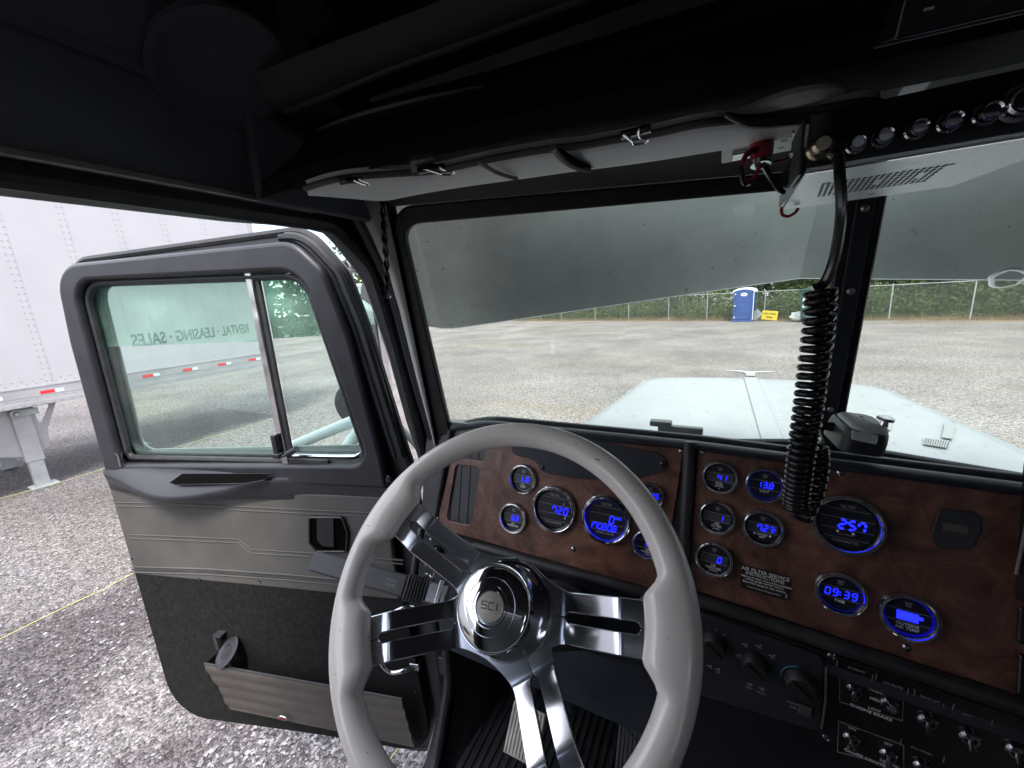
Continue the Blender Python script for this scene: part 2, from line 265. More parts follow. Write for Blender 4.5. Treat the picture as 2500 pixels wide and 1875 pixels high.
# ---------------------------------------------------------------- mesh helpers
def place(o, parent):
    COL.objects.link(o)
    if parent:
        o.parent = parent
        if parent.type == 'EMPTY': o.matrix_parent_inverse = Matrix.Translation(parent.location).inverted()
def tag(o, label=None, cat=None, group=None, kind=None):
    for k, v in (('label', label), ('category', cat), ('group', group), ('kind', kind)):
        if v: o[k] = v
    return o
def empty(name, loc, label=None, cat=None, group=None, kind=None, parent=None):
    o = bpy.data.objects.new(name, None); o.location = loc; o.empty_display_size = .05; COL.objects.link(o)
    return tag(o, label, cat, group, kind)
def fin(me, name, m, parent, label=None, bev=0, ang=35):
    me.materials.clear(); me.materials.append(MT[m])
    for p in me.polygons: p.use_smooth = True
    me.set_sharp_from_angle(angle=R(ang))
    o = bpy.data.objects.new(name, me); place(o, parent)
    if label: o['label'] = label
    if bev:
        b = o.modifiers.new('b', 'BEVEL'); b.width = bev; b.segments = 3; b.limit_method = 'ANGLE'; b.angle_limit = R(40); b.harden_normals = True
    return o
class MB:
    def __init__(s): s.v = []; s.f = []
    def add(s, vs, fs):
        k = len(s.v); s.v += [V(p) for p in vs]; s.f += [tuple(i+k for i in f) for f in fs]; return s
    def box(s, F, a0, a1, b0, b1, c0, c1):
        P = [F.w(a, b, c) for c in (c0, c1) for b in (b0, b1) for a in (a0, a1)]
        return s.add(P, [(0, 2, 3, 1), (4, 5, 7, 6), (0, 1, 5, 4), (2, 6, 7, 3), (0, 4, 6, 2), (1, 3, 7, 5)])
    def tube(s, path, r, n=10, closed=False, cap=True, flat=1.0, up=None):
        P = [V(p) for p in path]; m = len(P); rs = r if isinstance(r, (list, tuple)) else [r]*m
        rings = []; prev = None
        for i in range(m):
            if closed: t = P[(i+1) % m]-P[i-1]
            else: t = P[min(i+1, m-1)]-P[max(i-1, 0)]
            t.normalize()
            if prev is None:
                a = V(up) if up else (V((0, 0, 1)) if abs(t.z) < .9 else V((1, 0, 0)))
                x = a.cross(t).normalized()
            else: x = (prev - t*prev.dot(t)).normalized()
            prev = x; y = t.cross(x)
            rings.append([P[i]+x*(rs[i]*math.cos(2*math.pi*k/n))+y*(rs[i]*flat*math.sin(2*math.pi*k/n)) for k in range(n)])
        vs = [p for q in rings for p in q]; fs = []
        for i in range(m if closed else m-1):
            j = (i+1) % m
            for k in range(n): fs.append((i*n+k, i*n+(k+1) % n, j*n+(k+1) % n, j*n+k))
        if cap and not closed: fs += [tuple(range(n-1, -1, -1)), tuple((m-1)*n+k for k in range(n))]
        return s.add(vs, fs)
    def lathe(s, F, prof, n=40, a=0, b=0, cap=True):
        vs = []; fs = []; m = len(prof)
        for (r, h) in prof:
            for k in range(n): vs.append(F.w(a+r*math.cos(2*math.pi*k/n), b+r*math.sin(2*math.pi*k/n), h))
        for i in range(m-1):
            for k in range(n): fs.append((i*n+k, i*n+(k+1) % n, (i+1)*n+(k+1) % n, (i+1)*n+k))
        if cap: fs += [tuple(range(n-1, -1, -1)), tuple((m-1)*n+k for k in range(n))]
        return s.add(vs, fs)
    def grid(s, rows, closed=False):
        vs = [p for r in rows for p in r]; n = len(rows[0]); fs = []
        for i in range(len(rows)-1):
            for k in range(n if closed else n-1): fs.append((i*n+k, i*n+(k+1) % n, (i+1)*n+(k+1) % n, (i+1)*n+k))
        return s.add(vs, fs)
    def slab(s, rows, off):      # grid with thickness along vector off
        s.grid(rows); off = V(off); s.grid([[V(p)+off for p in reversed(r)] for r in rows])
        bd = list(rows[0]) + [r[-1] for r in rows[1:]] + list(reversed(rows[-1]))[1:] + [r[0] for r in reversed(rows[1:-1])]
        n = len(bd); vs = [V(p) for p in bd]+[V(p)+off for p in bd]
        return s.add(vs, [(k, k+n, (k+1) % n+n, (k+1) % n) for k in range(n)])
    def sphere(s, c, r, n=14, sc=(1, 1, 1)):
        vs = []; fs = []; m = n//2
        for i in range(m+1):
            th = math.pi*i/m
            for k in range(n):
                ph = 2*math.pi*k/n; vs.append(V(c)+V((r*sc[0]*math.sin(th)*math.cos(ph), r*sc[1]*math.sin(th)*math.sin(ph), r*sc[2]*math.cos(th))))
        for i in range(m):
            for k in range(n): fs.append((i*n+k, (i+1)*n+k, (i+1)*n+(k+1) % n, i*n+(k+1) % n))
        return s.add(vs, fs)
    def out(s, name, m, parent=None, label=None, bev=0, ang=35, merge=False):
        me = bpy.data.meshes.new(name); me.from_pydata([tuple(p) for p in s.v], [], s.f); me.validate()
        if merge:
            bm = bmesh.new(); bm.from_mesh(me); bmesh.ops.remove_doubles(bm, verts=bm.verts, dist=1e-5); bmesh.ops.recalc_face_normals(bm, faces=bm.faces); bm.to_mesh(me); bm.free()
        return fin(me, name, m, parent, label, bev, ang)
def rpoly(pts, seg=6):
    """pts: (a,b) or (a,b,radius); rounds each corner"""
    out = []; n = len(pts)
    for i in range(n):
        p = V(pts[i][:2]); r = pts[i][2] if len(pts[i]) > 2 else 0
        if r <= 0: out.append(tuple(p)); continue
        a = V(pts[i-1][:2])-p; b = V(pts[(i+1) % n][:2])-p; la, lb = a.length, b.length; a.normalize(); b.normalize()
        ang = a.angle(b); d = min(r/math.tan(ang/2), la*.49, lb*.49); rr = d*math.tan(ang/2)
        c = p+(a+b).normalized()*(rr/math.sin(ang/2)); s0 = p+a*d-c; s1 = p+b*d-c
        t = s0.angle_signed(s1)
        for k in range(seg+1):
            x = -t*k/seg; out.append((c.x+s0.x*math.cos(x)-s0.y*math.sin(x), c.y+s0.x*math.sin(x)+s0.y*math.cos(x)))
    return out
def cmesh(c, F, name, off):
    o = bpy.data.objects.new('tmp', c); me = bpy.data.meshes.new_from_object(o); bpy.data.objects.remove(o)
    me.transform(F.M @ Matrix.Translation((0, 0, off))); me.name = name; return me
def plate(name, F, outer, m, parent, t=.004, c=0, holes=(), bev=0, label=None, ang=35):
    cu = bpy.data.curves.new('c', 'CURVE'); cu.dimensions = '2D'; cu.fill_mode = 'BOTH'; cu.extrude = max(t/2-bev, 0); cu.bevel_depth = bev; cu.bevel_resolution = 2; cu.offset = -bev
    for poly in [outer]+list(holes):
        sp = cu.splines.new('POLY'); sp.points.add(len(poly)-1); sp.use_cyclic_u = True
        for i, p in enumerate(poly): sp.points[i].co = (p[0], p[1], 0, 1)
    me = cmesh(cu, F, name, c-t/2)
    bpy.data.curves.remove(cu)
    return fin(me, name, m, parent, label, 0, ang)
def text(name, F, body, size, a, b, m, parent, c=.0005, ext=.0002, align='CENTER', rot=0, shear=0, sx=1, label=None, bold=0):
    cu = bpy.data.curves.new('t', 'FONT'); cu.body = body; cu.size = size; cu.align_x = align; cu.align_y = 'CENTER'; cu.extrude = ext; cu.shear = shear; cu.offset = bold; cu.resolution_u = 3
    o = bpy.data.objects.new('tmp', cu); me = bpy.data.meshes.new_from_object(o); bpy.data.objects.remove(o); bpy.data.curves.remove(cu)
    me.transform(F.M @ Matrix.Translation((a, b, c+ext)) @ Matrix.Rotation(rot, 4, 'Z') @ Matrix.Diagonal((sx, 1, 1, 1))); me.name = name
    return fin(me, name, m, parent, label)
def join_text(name, F, items, m, parent, c=.0005, ext=.0002):
    """several short lines of lettering on one face -> one mesh"""
    bm = bmesh.new()
    for it in items:
        body, size, a, b = it[:4]; sx = it[4] if len(it) > 4 else 1; al = it[5] if len(it) > 5 else 'CENTER'; rot = it[6] if len(it) > 6 else 0
        cu = bpy.data.curves.new('t', 'FONT'); cu.body = body; cu.size = size; cu.align_x = al; cu.align_y = 'CENTER'; cu.extrude = ext; cu.resolution_u = 2; cu.offset = size*.012
        o = bpy.data.objects.new('tmp', cu); me = bpy.data.meshes.new_from_object(o); bpy.data.objects.remove(o); bpy.data.curves.remove(cu)
        me.transform(Matrix.Translation((a, b, c+ext)) @ Matrix.Rotation(rot, 4, 'Z') @ Matrix.Diagonal((sx, 1, 1, 1))); bm.from_mesh(me); bpy.data.meshes.remove(me)
    me = bpy.data.meshes.new(name); bm.to_mesh(me); bm.free(); me.transform(F.M); return fin(me, name, m, parent)
def catmull(pts, n=8, closed=False):
    P = [V(p) for p in pts]; out = []; m = len(P)
    for i in range(m if closed else m-1):
        if closed: a, b, c, d = P[i-1], P[i], P[(i+1) % m], P[(i+2) % m]
        else: a, b, c, d = P[max(i-1, 0)], P[i], P[i+1], P[min(i+2, m-1)]
        for k in range(n):
            t = k/n; out.append(.5*((2*b)+(c-a)*t+(2*a-5*b+4*c-d)*t*t+(3*b-a-3*c+d)*t**3))
    if not closed: out.append(P[-1])
    return out
def screw(mb, F, a, b, r=.006, c=0):
    mb.lathe(F.at(a, b, c), [(r*1.5, 0), (r*1.45, .001), (r, .0025), (r*.6, .003), (r*.4, .0015)], 14)

def screws(lst, r, mt, parent):
    for F, a, b, c in lst:
        m = MB(); screw(m, F, a, b, r, c); m.out('screw', mt, parent)
# ================================================================ THE TRUCK (one thing; everything bolted to it is a part)
truck = empty('semi_truck', (0.215, 0.5, 0), 'white long-nosed semi truck seen from the driver seat, its door open onto the gravel', 'truck')
T = truck
XC = .215
X, Y, Z = V((1, 0, 0)), V((0, 1, 0)), V((0, 0, 1))
# ---- side wall with the door opening (plane x = -.72)
FL = Fr((-.72, 0, 0), (0, 1, 0), (0, 0, 1))           # n = +X
open_pts = [(-.62, .98, .12), (-.62, 2.617, .10), (.47, 2.624, .0), (.60, 2.626, .07), (.695, 2.545, .1), (.738, 2.36, .3), (.775, 2.15, .2), (.808, 1.97, .2), (.81, 1.6, .2), (.79, 1.25, .15), (.66, .99, .14)]
opn = rpoly(open_pts)
plate('side_wall', FL, [(-1.5, .8), (-1.5, 2.70), (.63, 2.70), (.71, 2.64), (.775, 2.35), (.82, 2.1), (.99, 1.95), (1.0, .8)], 'rubber', T, .012, -.005, [opn], bev=.003)
# outer painted skin of the door frame, seen edge-on past the door
opo = rpoly([(a+(-.0), b, *c) for a, b, *c in open_pts])
sc = rpoly([(-.60, .93, .12), (-.60, 2.602, .10), (.44, 2.622, .0), (.645, 2.634, .07), (.742, 2.525, .12), (.798, 2.314, .3), (.836, 2.113, .2), (.871, 1.968, .1), (.88, 1.5, .2), (.845, 1.09, .12), (.72, .94, .1)])
plate('outer_skin', Fr((-.80, 0, 0), Y, Z), [(-1.5, .7), (-1.5, 2.75), (.72, 2.75), (.86, 2.3), (1.05, 1.9), (1.05, .7)], 'white_paint', T, .012, 0, [sc], bev=.004)
jb = [rpoly([(a*1.0, b, *c) for a, b, *c in open_pts], 6), sc]
jr = []
for i in range(120):
    r_ = []
    for poly, x_ in ((opn, -.735), (sc, -.805)):
        n_ = len(poly); L_ = [0]
        cx_, cy_ = .1, 1.8; an = 2*math.pi*i/120; best = None
        for k in range(n_):
            p0, p1 = poly[k], poly[(k+1) % n_]; ex, ey = p1[0]-p0[0], p1[1]-p0[1]; dx, dy = math.cos(an), math.sin(an)
            den = dx*ey-dy*ex
            if abs(den) < 1e-9: continue
            t = ((p0[0]-cx_)*ey-(p0[1]-cy_)*ex)/den; u_ = ((p0[0]-cx_)*dy-(p0[1]-cy_)*dx)/den
            if t > 0 and -1e-6 <= u_ <= 1+1e-6: best = (cx_+dx*t, cy_+dy*t)
        r_.append(V((x_, best[0], best[1])))
    jr.append(r_)
MB().grid(jr+[jr[0]]).out('door_jamb', 'rubber', T, ang=60)
# weather seal round the opening
o3 = [FL.w(a, b, .0) for a, b in opn]
MB().tube(o3, .016, 10, closed=True).out('door_seal', 'rubber', T)
# aluminium trim strip above the opening + grey fabric piping
m = MB(); m.box(Fr((-.703, 0, 2.642), Y, Z), -1.4, .545, -.006, .006, 0, .012); m.out('trim_strip', 'steel', T, bev=.003)
# ---- roof lining: profile swept along Y
prof = [(-.715, 2.652), (-.70, 2.70), (-.675, 2.762), (-.62, 2.785), (-.56, 2.86), (-.46, 2.945), (-.30, 2.975), (.215, 3.0), (.73, 2.975), (.95, 2.92), (1.10, 2.78), (1.14, 2.66)]
pp = catmull([(a, b, 0) for a, b in prof], 4)
rows = [[V((p.x, y, p.y)) for p in pp] for y in (-1.5, -1, -.5, -.2, 0, .2, .35, .5, .62, .72)]
MB().grid([r for r in rows if r[0].y > -.75 or 1][2:]).out('roof_lining', 'headliner', T, ang=80)
FSk = Fr((XC, -1.05, 3.05), X, Y)
plate('roof_lining', Fr((XC, -1.0, 2.97), X, Y), [(-.95, -.5), (.95, -.5), (.95, .22), (-.95, .22)], 'headliner', T, .02, 0, [rpoly([(-.60, -.42, .06), (.60, -.42, .06), (.60, .18, .06), (-.60, .18, .06)])])
plate('roof_skin', Fr((XC, .1, 3.04), X, Y), [(-1, -1.6), (1, -1.6), (1, .85), (-1, .85)], 'white_paint', T, .02, .02, [rpoly([(-.60, -1.52, .06), (.60, -1.52, .06), (.60, -.92, .06), (-.60, -.92, .06)])])  # roof opening behind the seat, added and widened to light the wheel
# padded piping on the wall ridge
MB().tube([V((-.664, y, 2.768+.004*math.sin(y*9))) for y in [-1.4+.1*i for i in range(20)]], .010, 8).out('piping', 'headliner', T)
# back and right walls, floor, firewall (the cab is a closed box but for the openings added for light)
m = MB(); m.box(Fr((0, -1.5, 0), X, Z), -.8, 1.2, .9, 3.1, 0, .03); m.out('back_wall', 'headliner', T)
FRt = Fr((1.15, 0, 0), (0, 1, 0), (0, 0, 1))
plate('side_wall', FRt, [(-1.5, .8), (-1.5, 2.72), (.72, 2.72), (1.0, 1.9), (1.0, .8)], 'headliner', T, .05, .05, [rpoly([(-1.35, 2.1, .05), (-1.35, 2.5, .05), (-.7, 2.5, .05), (-.7, 2.1, .05)])])  # rear window opening added to let light in
m = MB(); m.box(Fr((0, 0, 1.02), X, Y), -.74, 1.2, -1.5, 1.2, -.03, 0); m.out('cab_floor', 'rubber', T)
m = MB(); m.box(Fr((0, 1.16, 0), X, Z), -.76, 1.2, .9, 2.0, -.03, 0); m.out('firewall', 'black_plastic', T)
m = MB(); m.box(Fr((0, 0, 1.028), X, Y), -.66, .5, .15, 1.1, 0, .012)
for i in range(46): m.box(Fr((-.65+i*.0245, 0, 1.04), X, Y), 0, .010, .16, 1.09, 0, .006)
m.out('floor_mat', 'rubber', T)
# ---- windshields: two flat panes in a V, centre post forward
W0, W1, W2 = V((.19, 1.03, 2.13)), V((.21, .94, 2.6)), V((-.62, .815, 2.095))
wn = (W1-W0).cross(W2-W0).normalized()
if wn.y > 0: wn = -wn                                   # towards the driver
FW = Fr(W0, Z.cross(wn), wn.cross(Z.cross(wn)))
def FWp(x, y): return FW.px(x, y)
gl = [FWp(985, 549), FWp(1910, 467), FWp(2062, 452), FWp(2000, 1075), FWp(1108, 1075)]
gl[1] = None; gl = [g for g in gl if g]
inner = rpoly([(*gl[0], .035), (*gl[1], .02), (*gl[2], .02), (*gl[3], .03)])
oa = FWp(955, 505); ob = FWp(2085, 405); oc = FWp(2030, 1130); od = FWp(1083, 1130)
outer = rpoly([(*oa, .05), (*ob, .0), (*oc, .0), (*od, .05)])
mir = lambda p: V((2*XC-p.x, p.y, p.z))
FWR = Fr(mir(FW.o), V((FW.u.x, -FW.u.y, -FW.u.z)), V((-FW.v.x, FW.v.y, FW.v.z)))     # mirrored pane: local a -> -a
for k, (F, mm) in enumerate(((FW, 1), (FWR, -1))):
    A = [(a*mm, b) for a, b in outer]; I = [(a*mm, b) for a, b in inner]
    if mm < 0: A.reverse(); I.reverse()
    plate('windshield_gasket', F, A, 'rubber', T, .022, .011, [I], bev=.005)
    G = [((a-F.u.x*0)*1, b) for a, b in I]
    g = plate('windshield', F, G, 'windshield_glass', T, .0006, -.004)
# centre post
a = FW.px(2045, 1050); pb = V((XC, 1.035, 2.08)); pt = V((XC, .925, 2.68)); pd = (pt-pb).normalized()
FP = Fr(pb, X, pd)
m = MB(); m.box(FP, -.030, .030, 0, .60, -.01, .035); m.out('centre_post', 'gloss_black', T, bev=.010)
m = MB(); m.box(FP, -.013, .013, 0, .60, .035, .041); m.out('post_cover', 'navy_plastic', T, bev=.003)
for z in (.12, .36, .5): screws([(FP, 0, z, .041)], .004, 'steel', T)
# ---- left A pillar: leathery vinyl between the door seal and the windshield rubber
EDGE = [(-.0, 0)]
doorE = [(.56, 2.74), (.625, 2.67), (.668, 2.60), (.712, 2.52), (.733, 2.44), (.750, 2.35), (.772, 2.24), (.800, 2.12), (.83, 1.98), (.84, 1.90)]
rows = []
for i, (y, z) in enumerate(doorE):
    p = V((-.690, y, z))
    za, zd = FW.w(*oa).z, FW.w(*od).z; t = (za-z)/(za-zd)
    q = FW.w(*V(oa).lerp(V(od), t), .022)
    r = []
    for k in range(7):
        s = k/6; x = p.lerp(q, s); r.append(x+V((.35, -.6, 0)).normalized()*(.016*math.sin(math.pi*s)))
    rows.append(r)
MB().grid(rows).out('pillar_trim', 'pillar_vinyl', T, ang=80)
MB().grid([[r[0]+V((-.05, .02, .0)), r[0]+V((-.06, .06, 0)), r[-1]+V((-.05, .05, 0)), r[-1]+V((.0, .03, 0))] for r in rows]).out('pillar_skin', 'white_paint', T, ang=80)
# black rubber channel on the pillar, next to the seal
MB().tube([V((-.688, y-.004, z)) for y, z in catmull([(a, b, 0) for a, b in doorE], 4) and [(p.x, p.y) for p in catmull([(a, b, 0) for a, b in doorE], 4)]], .014, 8).out('pillar_channel', 'black_plastic', T)
# mirrored pillar on the passenger side (outside the picture, closes the cab)
MB().grid([[mir(p) for p in r] for r in rows]).out('pillar_trim', 'pillar_vinyl', T, ang=80)
# jamb below: hinge pillar
rows = [[V((-.695, y, z)), V((-.69, y+.07, z)), V((-.66, y+.11, z)), V((-.63, 1.15, z))] for y, z in ((.80, 2.05), (.80, 1.7), (.795, 1.4), (.78, 1.2), (.70, 1.06), (.62, 1.03))]
MB().grid(rows).out('hinge_pillar', 'gloss_black', T, ang=60)
for z in (1.66, 1.30): MB().box(Fr((-.735, .80, z), X, Z), -.02, .02, -.035, .035, -.012, .012).out('door_hinge', 'black_plastic', T, bev=.003)
# ---- header above the glass
hl = FW.w(*oa, .01); hr = FW.w(*ob, .01)
rows = []
for t in [i/12 for i in range(13)]:
    a = hl.lerp(hr, t); r = []
    bk = V((a.x, .60 if t > .0 else .60, 2.69))
    for s in [k/8 for k in range(9)]:
        p = a.lerp(bk, s); p.z += .022*math.sin(math.pi*s); p.z = p.z if s > 0 else a.z; r.append(p)
    rows.append(r)
MB().grid(rows).out('header_trim', 'grey_vinyl', T, ang=80)
MB().grid([[mir(p) for p in r] for r in rows]).out('header_trim', 'grey_vinyl', T, ang=80)
m = MB(); m.box(Fr((XC, .80, 2.72), X, Y), -.95, .95, -.02, .32, 0, .32); m.out('roof_front', 'white_paint', T)
# ---- overhead console (swept profile, nearly black)
cp = [(.56, 2.662), (.44, 2.660), (.402, 2.645), (.40, 2.634), (.405, 2.66), (.455, 2.70), (.49, 2.735), (.50, 2.765), (.545, 2.775), (.548, 2.80), (.50, 2.806), (.485, 2.826), (.47, 2.842), (.455, 2.85), (.50, 2.87), (.50, 2.885), (.43, 2.90), (.38, 2.955), (.33, 3.0)]
def console_row(x, dy): return [V((x, y+dy, z)) for y, z in cp]
xs = [-.66+.06*i for i in range(28)]
rows = [console_row(x, .02+.13*min(1, max(0, (x+.5)/.75))*.75) for x in xs]
MB().grid(rows).out('overhead_console', 'console_black', T, ang=25)
cn_ = V((-.13, 1, 0)).normalized()
def cpt(x, y, off): return hit(x, y, V((0, .585-off, 2.7)), cn_)
La = [cpt(*p, .10) for p in [(625, 178), (760, 122), (938, 55), (1080, 0), (1300, -90), (1600, -210)]]
Lb = [cpt(*p, .055) for p in [(690, 268), (800, 226), (960, 160), (1115, 104), (1340, 20), (1650, -95)]]
Lm = [a.lerp(b, .5)+V((0, -.006, -.012)) for a, b in zip(La, Lb)]
MB().grid([La, Lm, Lb]).out('console_lid', 'console_grey', T, ang=80)
MB().tube(catmull([p+V((0, .002, -.002)) for p in Lb], 6), .005, 8).out('console_rail', 'console_sheen', T)
MB().grid([[cpt(*p, .03) for p in q] for q in ([(905, 238), (1200, 136), (1500, 28), (1760, -66)], [(903, 250), (1200, 171), (1500, 79), (1780, -8)])]).out('console_strip', 'console_grey', T)
MB().tube(catmull([cpt(*p, .012) for p in [(775, 318), (850, 295), (940, 270), (1060, 240), (1180, 212)]], 6), [.004+.009*math.sin(math.pi*i/24) for i in range(25)], 10, flat=.5).out('console_sheen_band', 'console_sheen', T)  # soft light band on the console, built as a lighter tube
m = MB(); m.box(Fr((-.655, .42, 2.63), Y, Z), 0, .3, 0, .36, -.02, 0); m.out('console_end', 'headliner', T, bev=.006)
# flat padded visor / storage flap under the console: grey cushion with clips
def vz(px, py, z=2.628): return hZ(px, py, z)
up_px = [(748, 457), (800, 440), (870, 428), (980, 420), (1070, 413), (1200, 385), (1330, 362), (1420, 352), (1500, 338), (1600, 322), (1700, 300), (1790, 290), (1900, 280), (2010, 262), (2100, 246), (2145, 247)]
lo_px = [(752, 463), (800, 474), (870, 482), (935, 487), (1010, 472), (1130, 452), (1290, 430), (1400, 414), (1500, 402), (1600, 388), (1700, 372), (1790, 357), (1900, 335), (2010, 308), (2100, 275), (2147, 252)]
U = [vz(*p) for p in up_px]; Lw = [vz(*p) for p in lo_px]
U = catmull(U, 3); Lw = catmull(Lw, 3)
rows = []
for a, b in zip(U, Lw):
    r = []
    for k in range(13):
        s = k/12; p = a.lerp(b, s); p.z = 2.628 - .010*math.sin(math.pi*min(1, s*1.0))**.5
        r.append(p)
    rows.append(r)
m = MB(); m.grid(rows); m.grid([[V((p.x, p.y, 2.637)) for p in reversed(r)] for r in rows])
m.grid([[r[0] for r in rows], [V((r[0].x, r[0].y+.002, 2.637)) for r in rows]]); m.grid([[r[-1] for r in rows], [V((r[-1].x, r[-1].y, 2.637)) for r in rows]])
vis = m.out('padded_flap', 'light_vinyl', T, 'light grey padded flap with stitched pockets above the windshield', ang=70)
MB().tube([V((p.x, p.y-.002, 2.626)) for p in U], .0045, 8).out('piping', 'grey_vinyl', vis)
def vtube(pxs, r, mt, z=2.614, n='seam'): MB().tube(catmull([vz(*p, z) for p in pxs], 6), r, 8).out(n, mt, vis)
vtube([(1165, 392), (1180, 402), (1210, 420), (1245, 432), (1262, 436)], .0026, 'grey_vinyl')
vtube([(1350, 358), (1358, 372), (1380, 395), (1408, 410), (1440, 416)], .0034, 'grey_vinyl')
mo = catmull([vz(*p, 2.6155) for p in [(1358, 357), (1368, 375), (1392, 396), (1425, 408), (1452, 409)]], 5); mi = catmull([vz(*p, 2.6155) for p in [(1360, 356), (1385, 372), (1410, 388), (1435, 401), (1452, 409)]], 5)
MB().grid([mo, mi]).out('pocket_mouth', 'void', vis)
# wavy grab fold at the right end of the flap (dark, glossy)
fw = catmull([vz(*p, 2.622) for p in [(1770, 278), (1800, 290), (1830, 296), (1900, 293), (1990, 282), (2060, 268), (2110, 254), (2152, 246)]], 6)
MB().tube(fw, [.002+.0055*math.sin(math.pi*i/(len(fw)-1)) for i in range(len(fw))], 10).out('fold', 'rubber', vis)
fw = catmull([vz(*p, 2.640) for p in [(1790, 272), (1850, 262), (1930, 240), (2010, 224), (2060, 222)]], 6)
MB().tube(fw, [.002+.008*math.sin(math.pi*i/(len(fw)-1)) for i in range(len(fw))], 10).out('fold', 'light_vinyl', vis)
# sockets plate beside the radio
FH = Fr(vz(1760, 350, 2.66), X, Y)
FS = Fr(hZ(1850, 355, 2.642), X, -Y)
m = MB(); m.box(FS, -.045, .045, -.045, .035, 0, .004); sp = m.out('socket_plate', 'light_vinyl', T, bev=.002)
m = MB(); m.box(FS, -.032, -.004, -.02, .012, .004, .010); m.out('switch', 'worn_chrome', sp, bev=.002)
m = MB(); m.lathe(FS.at(.03, -.02, .004), [(.004, 0), (.004, .0005)], 12); m.lathe(FS.at(.03, .012, .004), [(.004, 0), (.004, .0005)], 12); m.out('screw_hole', 'ink', sp)
# overhead stereo, top right
P = hY(2180, 100, .40); FO = Fr(P, hY(2500, 25, .40)-P, V((0, -.35, 1)))
m = MB(); m.box(FO, 0, .22, 0, .09, -.04, .0); st = m.out('overhead_stereo', 'gloss_black', T, bev=.003)
m = MB()
for i in range(6): m.box(FO, .012+i*.018, .017+i*.018, .012+.001*i, .0135+.001*i, .0, .0008)
for i in range(3): m.box(FO, .02+i*.03, .027+i*.03, .024, .0265, .0, .0008)
m.out('button', 'dim_white', st)
MB().tube([FO.w(-.01, -.001, .0), FO.w(.22, -.001, .0)], .0010, 6).out('bright_edge', 'door_frame_paint', st)
# round speaker on the slanted roof side and a dark lamp above
def roofpt(px, py):
    r = ray(px, py); best = None
    for i in range(len(pp)-1):
        p0, p1 = V((pp[i].x, 0, pp[i].y)), V((pp[i+1].x, 0, pp[i+1].y)); nn = (p1-p0).cross(Y)
        t = (p0-EYE).dot(nn)/r.dot(nn)
        if t > 0:
            q = EYE+r*t
            if min(p0.z, p1.z)-1e-4 <= q.z <= max(p0.z, p1.z)+1e-4 and min(p0.x, p1.x)-1e-4 <= q.x <= max(p0.x, p1.x)+1e-4: return q, nn.normalized()
    return EYE+r*.6, V((0, 0, -1))
q, nn = roofpt(545, 175)
if nn.z > 0: nn = -nn
FSp = Fr(q, Y, nn.cross(Y))
s_ = MB().lathe(FSp, [(.088, -.002), (.088, .007), (.080, .008), (.074, .006), (.070, .004), (.01, .006), (.0, .006)], 48, cap=False).out('speaker', 'headliner', T, 'round black speaker grille on the roof side')
q, nn = roofpt(560, 5)
if nn.z > 0: nn = -nn
FSp = Fr(q, Y, nn.cross(Y)); m = MB(); m.box(FSp, -.05, .05, -.03, .03, 0, .012); m.out('dome_lamp', 'black_plastic', T, bev=.006)
# little coat hook near the corner
q = hX(680, 400, -.69); m = MB(); m.tube([q, q+V((.012, 0, -.004)), q+V((.02, 0, .006))], .003, 8); m.out('hook', 'steel', T)
m = MB(); q = hX(728, 490, -.70); m.tube([q, q+V((.01, .01, -.003)), q+V((.012, .03, -.012))], .0016, 6); m.out('wire_clip', 'steel', T)

# ================================================================ DOOR, swung open 75 degrees
DA = R(75); dd = V((-math.sin(DA), -math.cos(DA), 0))
FD = Fr((-.76, .80, 0), dd, Z)             # FD.n points forward/outward: inner side is at negative c
D = lambda x, y, c=0: FD.px(x, y, c)
outl = rpoly([(.02, .90, .14), (.0, 1.5), (.012, 2.03), (.19, 2.57, .05), (.235, 2.645, .085), (1.215, 2.635, .11), (1.262, 1.9), (1.268, .82, .17)], 8)
win = rpoly([(.135, 2.005, .05), (.252, 2.562, .09), (1.085, 2.592, .075), (1.108, 1.975, .02)], 8)
outs = rpoly([(.01, .885, .14), (.012, 1.5), (.022, 1.95), (.04, 2.03, .1), (.112, 2.40, .2), (.150, 2.55, .08), (.245, 2.672, .12), (1.12, 2.658, .12), (1.165, 2.55, .05), (1.19, 1.9), (1.205, .835, .15)], 8)
door = plate('cab_door', FD, outs, 'black_plastic', T, .03, .045, [rpoly([(.12, 2.02, .05), (.25, 2.57, .09), (1.08, 2.595, .07), (1.11, 2.0, .05)])], bev=.006, label='open driver door with window, grey vinyl panel and map pocket')
plate('outer_panel', FD, outs, 'white_paint', door, .006, .052, [rpoly([(.14, 2.04, .05), (.26, 2.56, .09), (1.075, 2.585, .07), (1.10, 2.0, .05)])], bev=.002)
MB().tube([FD.w(a, b, .02) for a, b in outs], .012, 8, closed=True).out('rubber_seal', 'rubber', door)
wf = plate('window_frame', FD, rpoly([(.085, 1.93), (.090, 2.03), (.135, 2.38, .2), (.185, 2.56, .08), (.265, 2.640, .10), (1.145, 2.645, .11), (1.175, 2.40, .3), (1.192, 1.93)], 8), 'door_frame_paint', door, .03, .0, [win], bev=.012)
wi = rpoly([(.150, 2.0, .04), (.262, 2.55, .08), (1.078, 2.584, .07), (1.098, 1.99, .02)], 8)
MB().tube([FD.w(a, b, -.006) for a, b in rpoly([(.098, 1.99, .05), (.232, 2.59, .10), (1.115, 2.612, .09), (1.142, 1.96, .02)], 8)], .010, 8, closed=True, flat=.6).out('frame_bead', 'door_frame_paint', door)
MB().tube([FD.w(a, b, -.002) for a, b in wi], .010, 8, closed=True).out('glass_run', 'rubber', door)
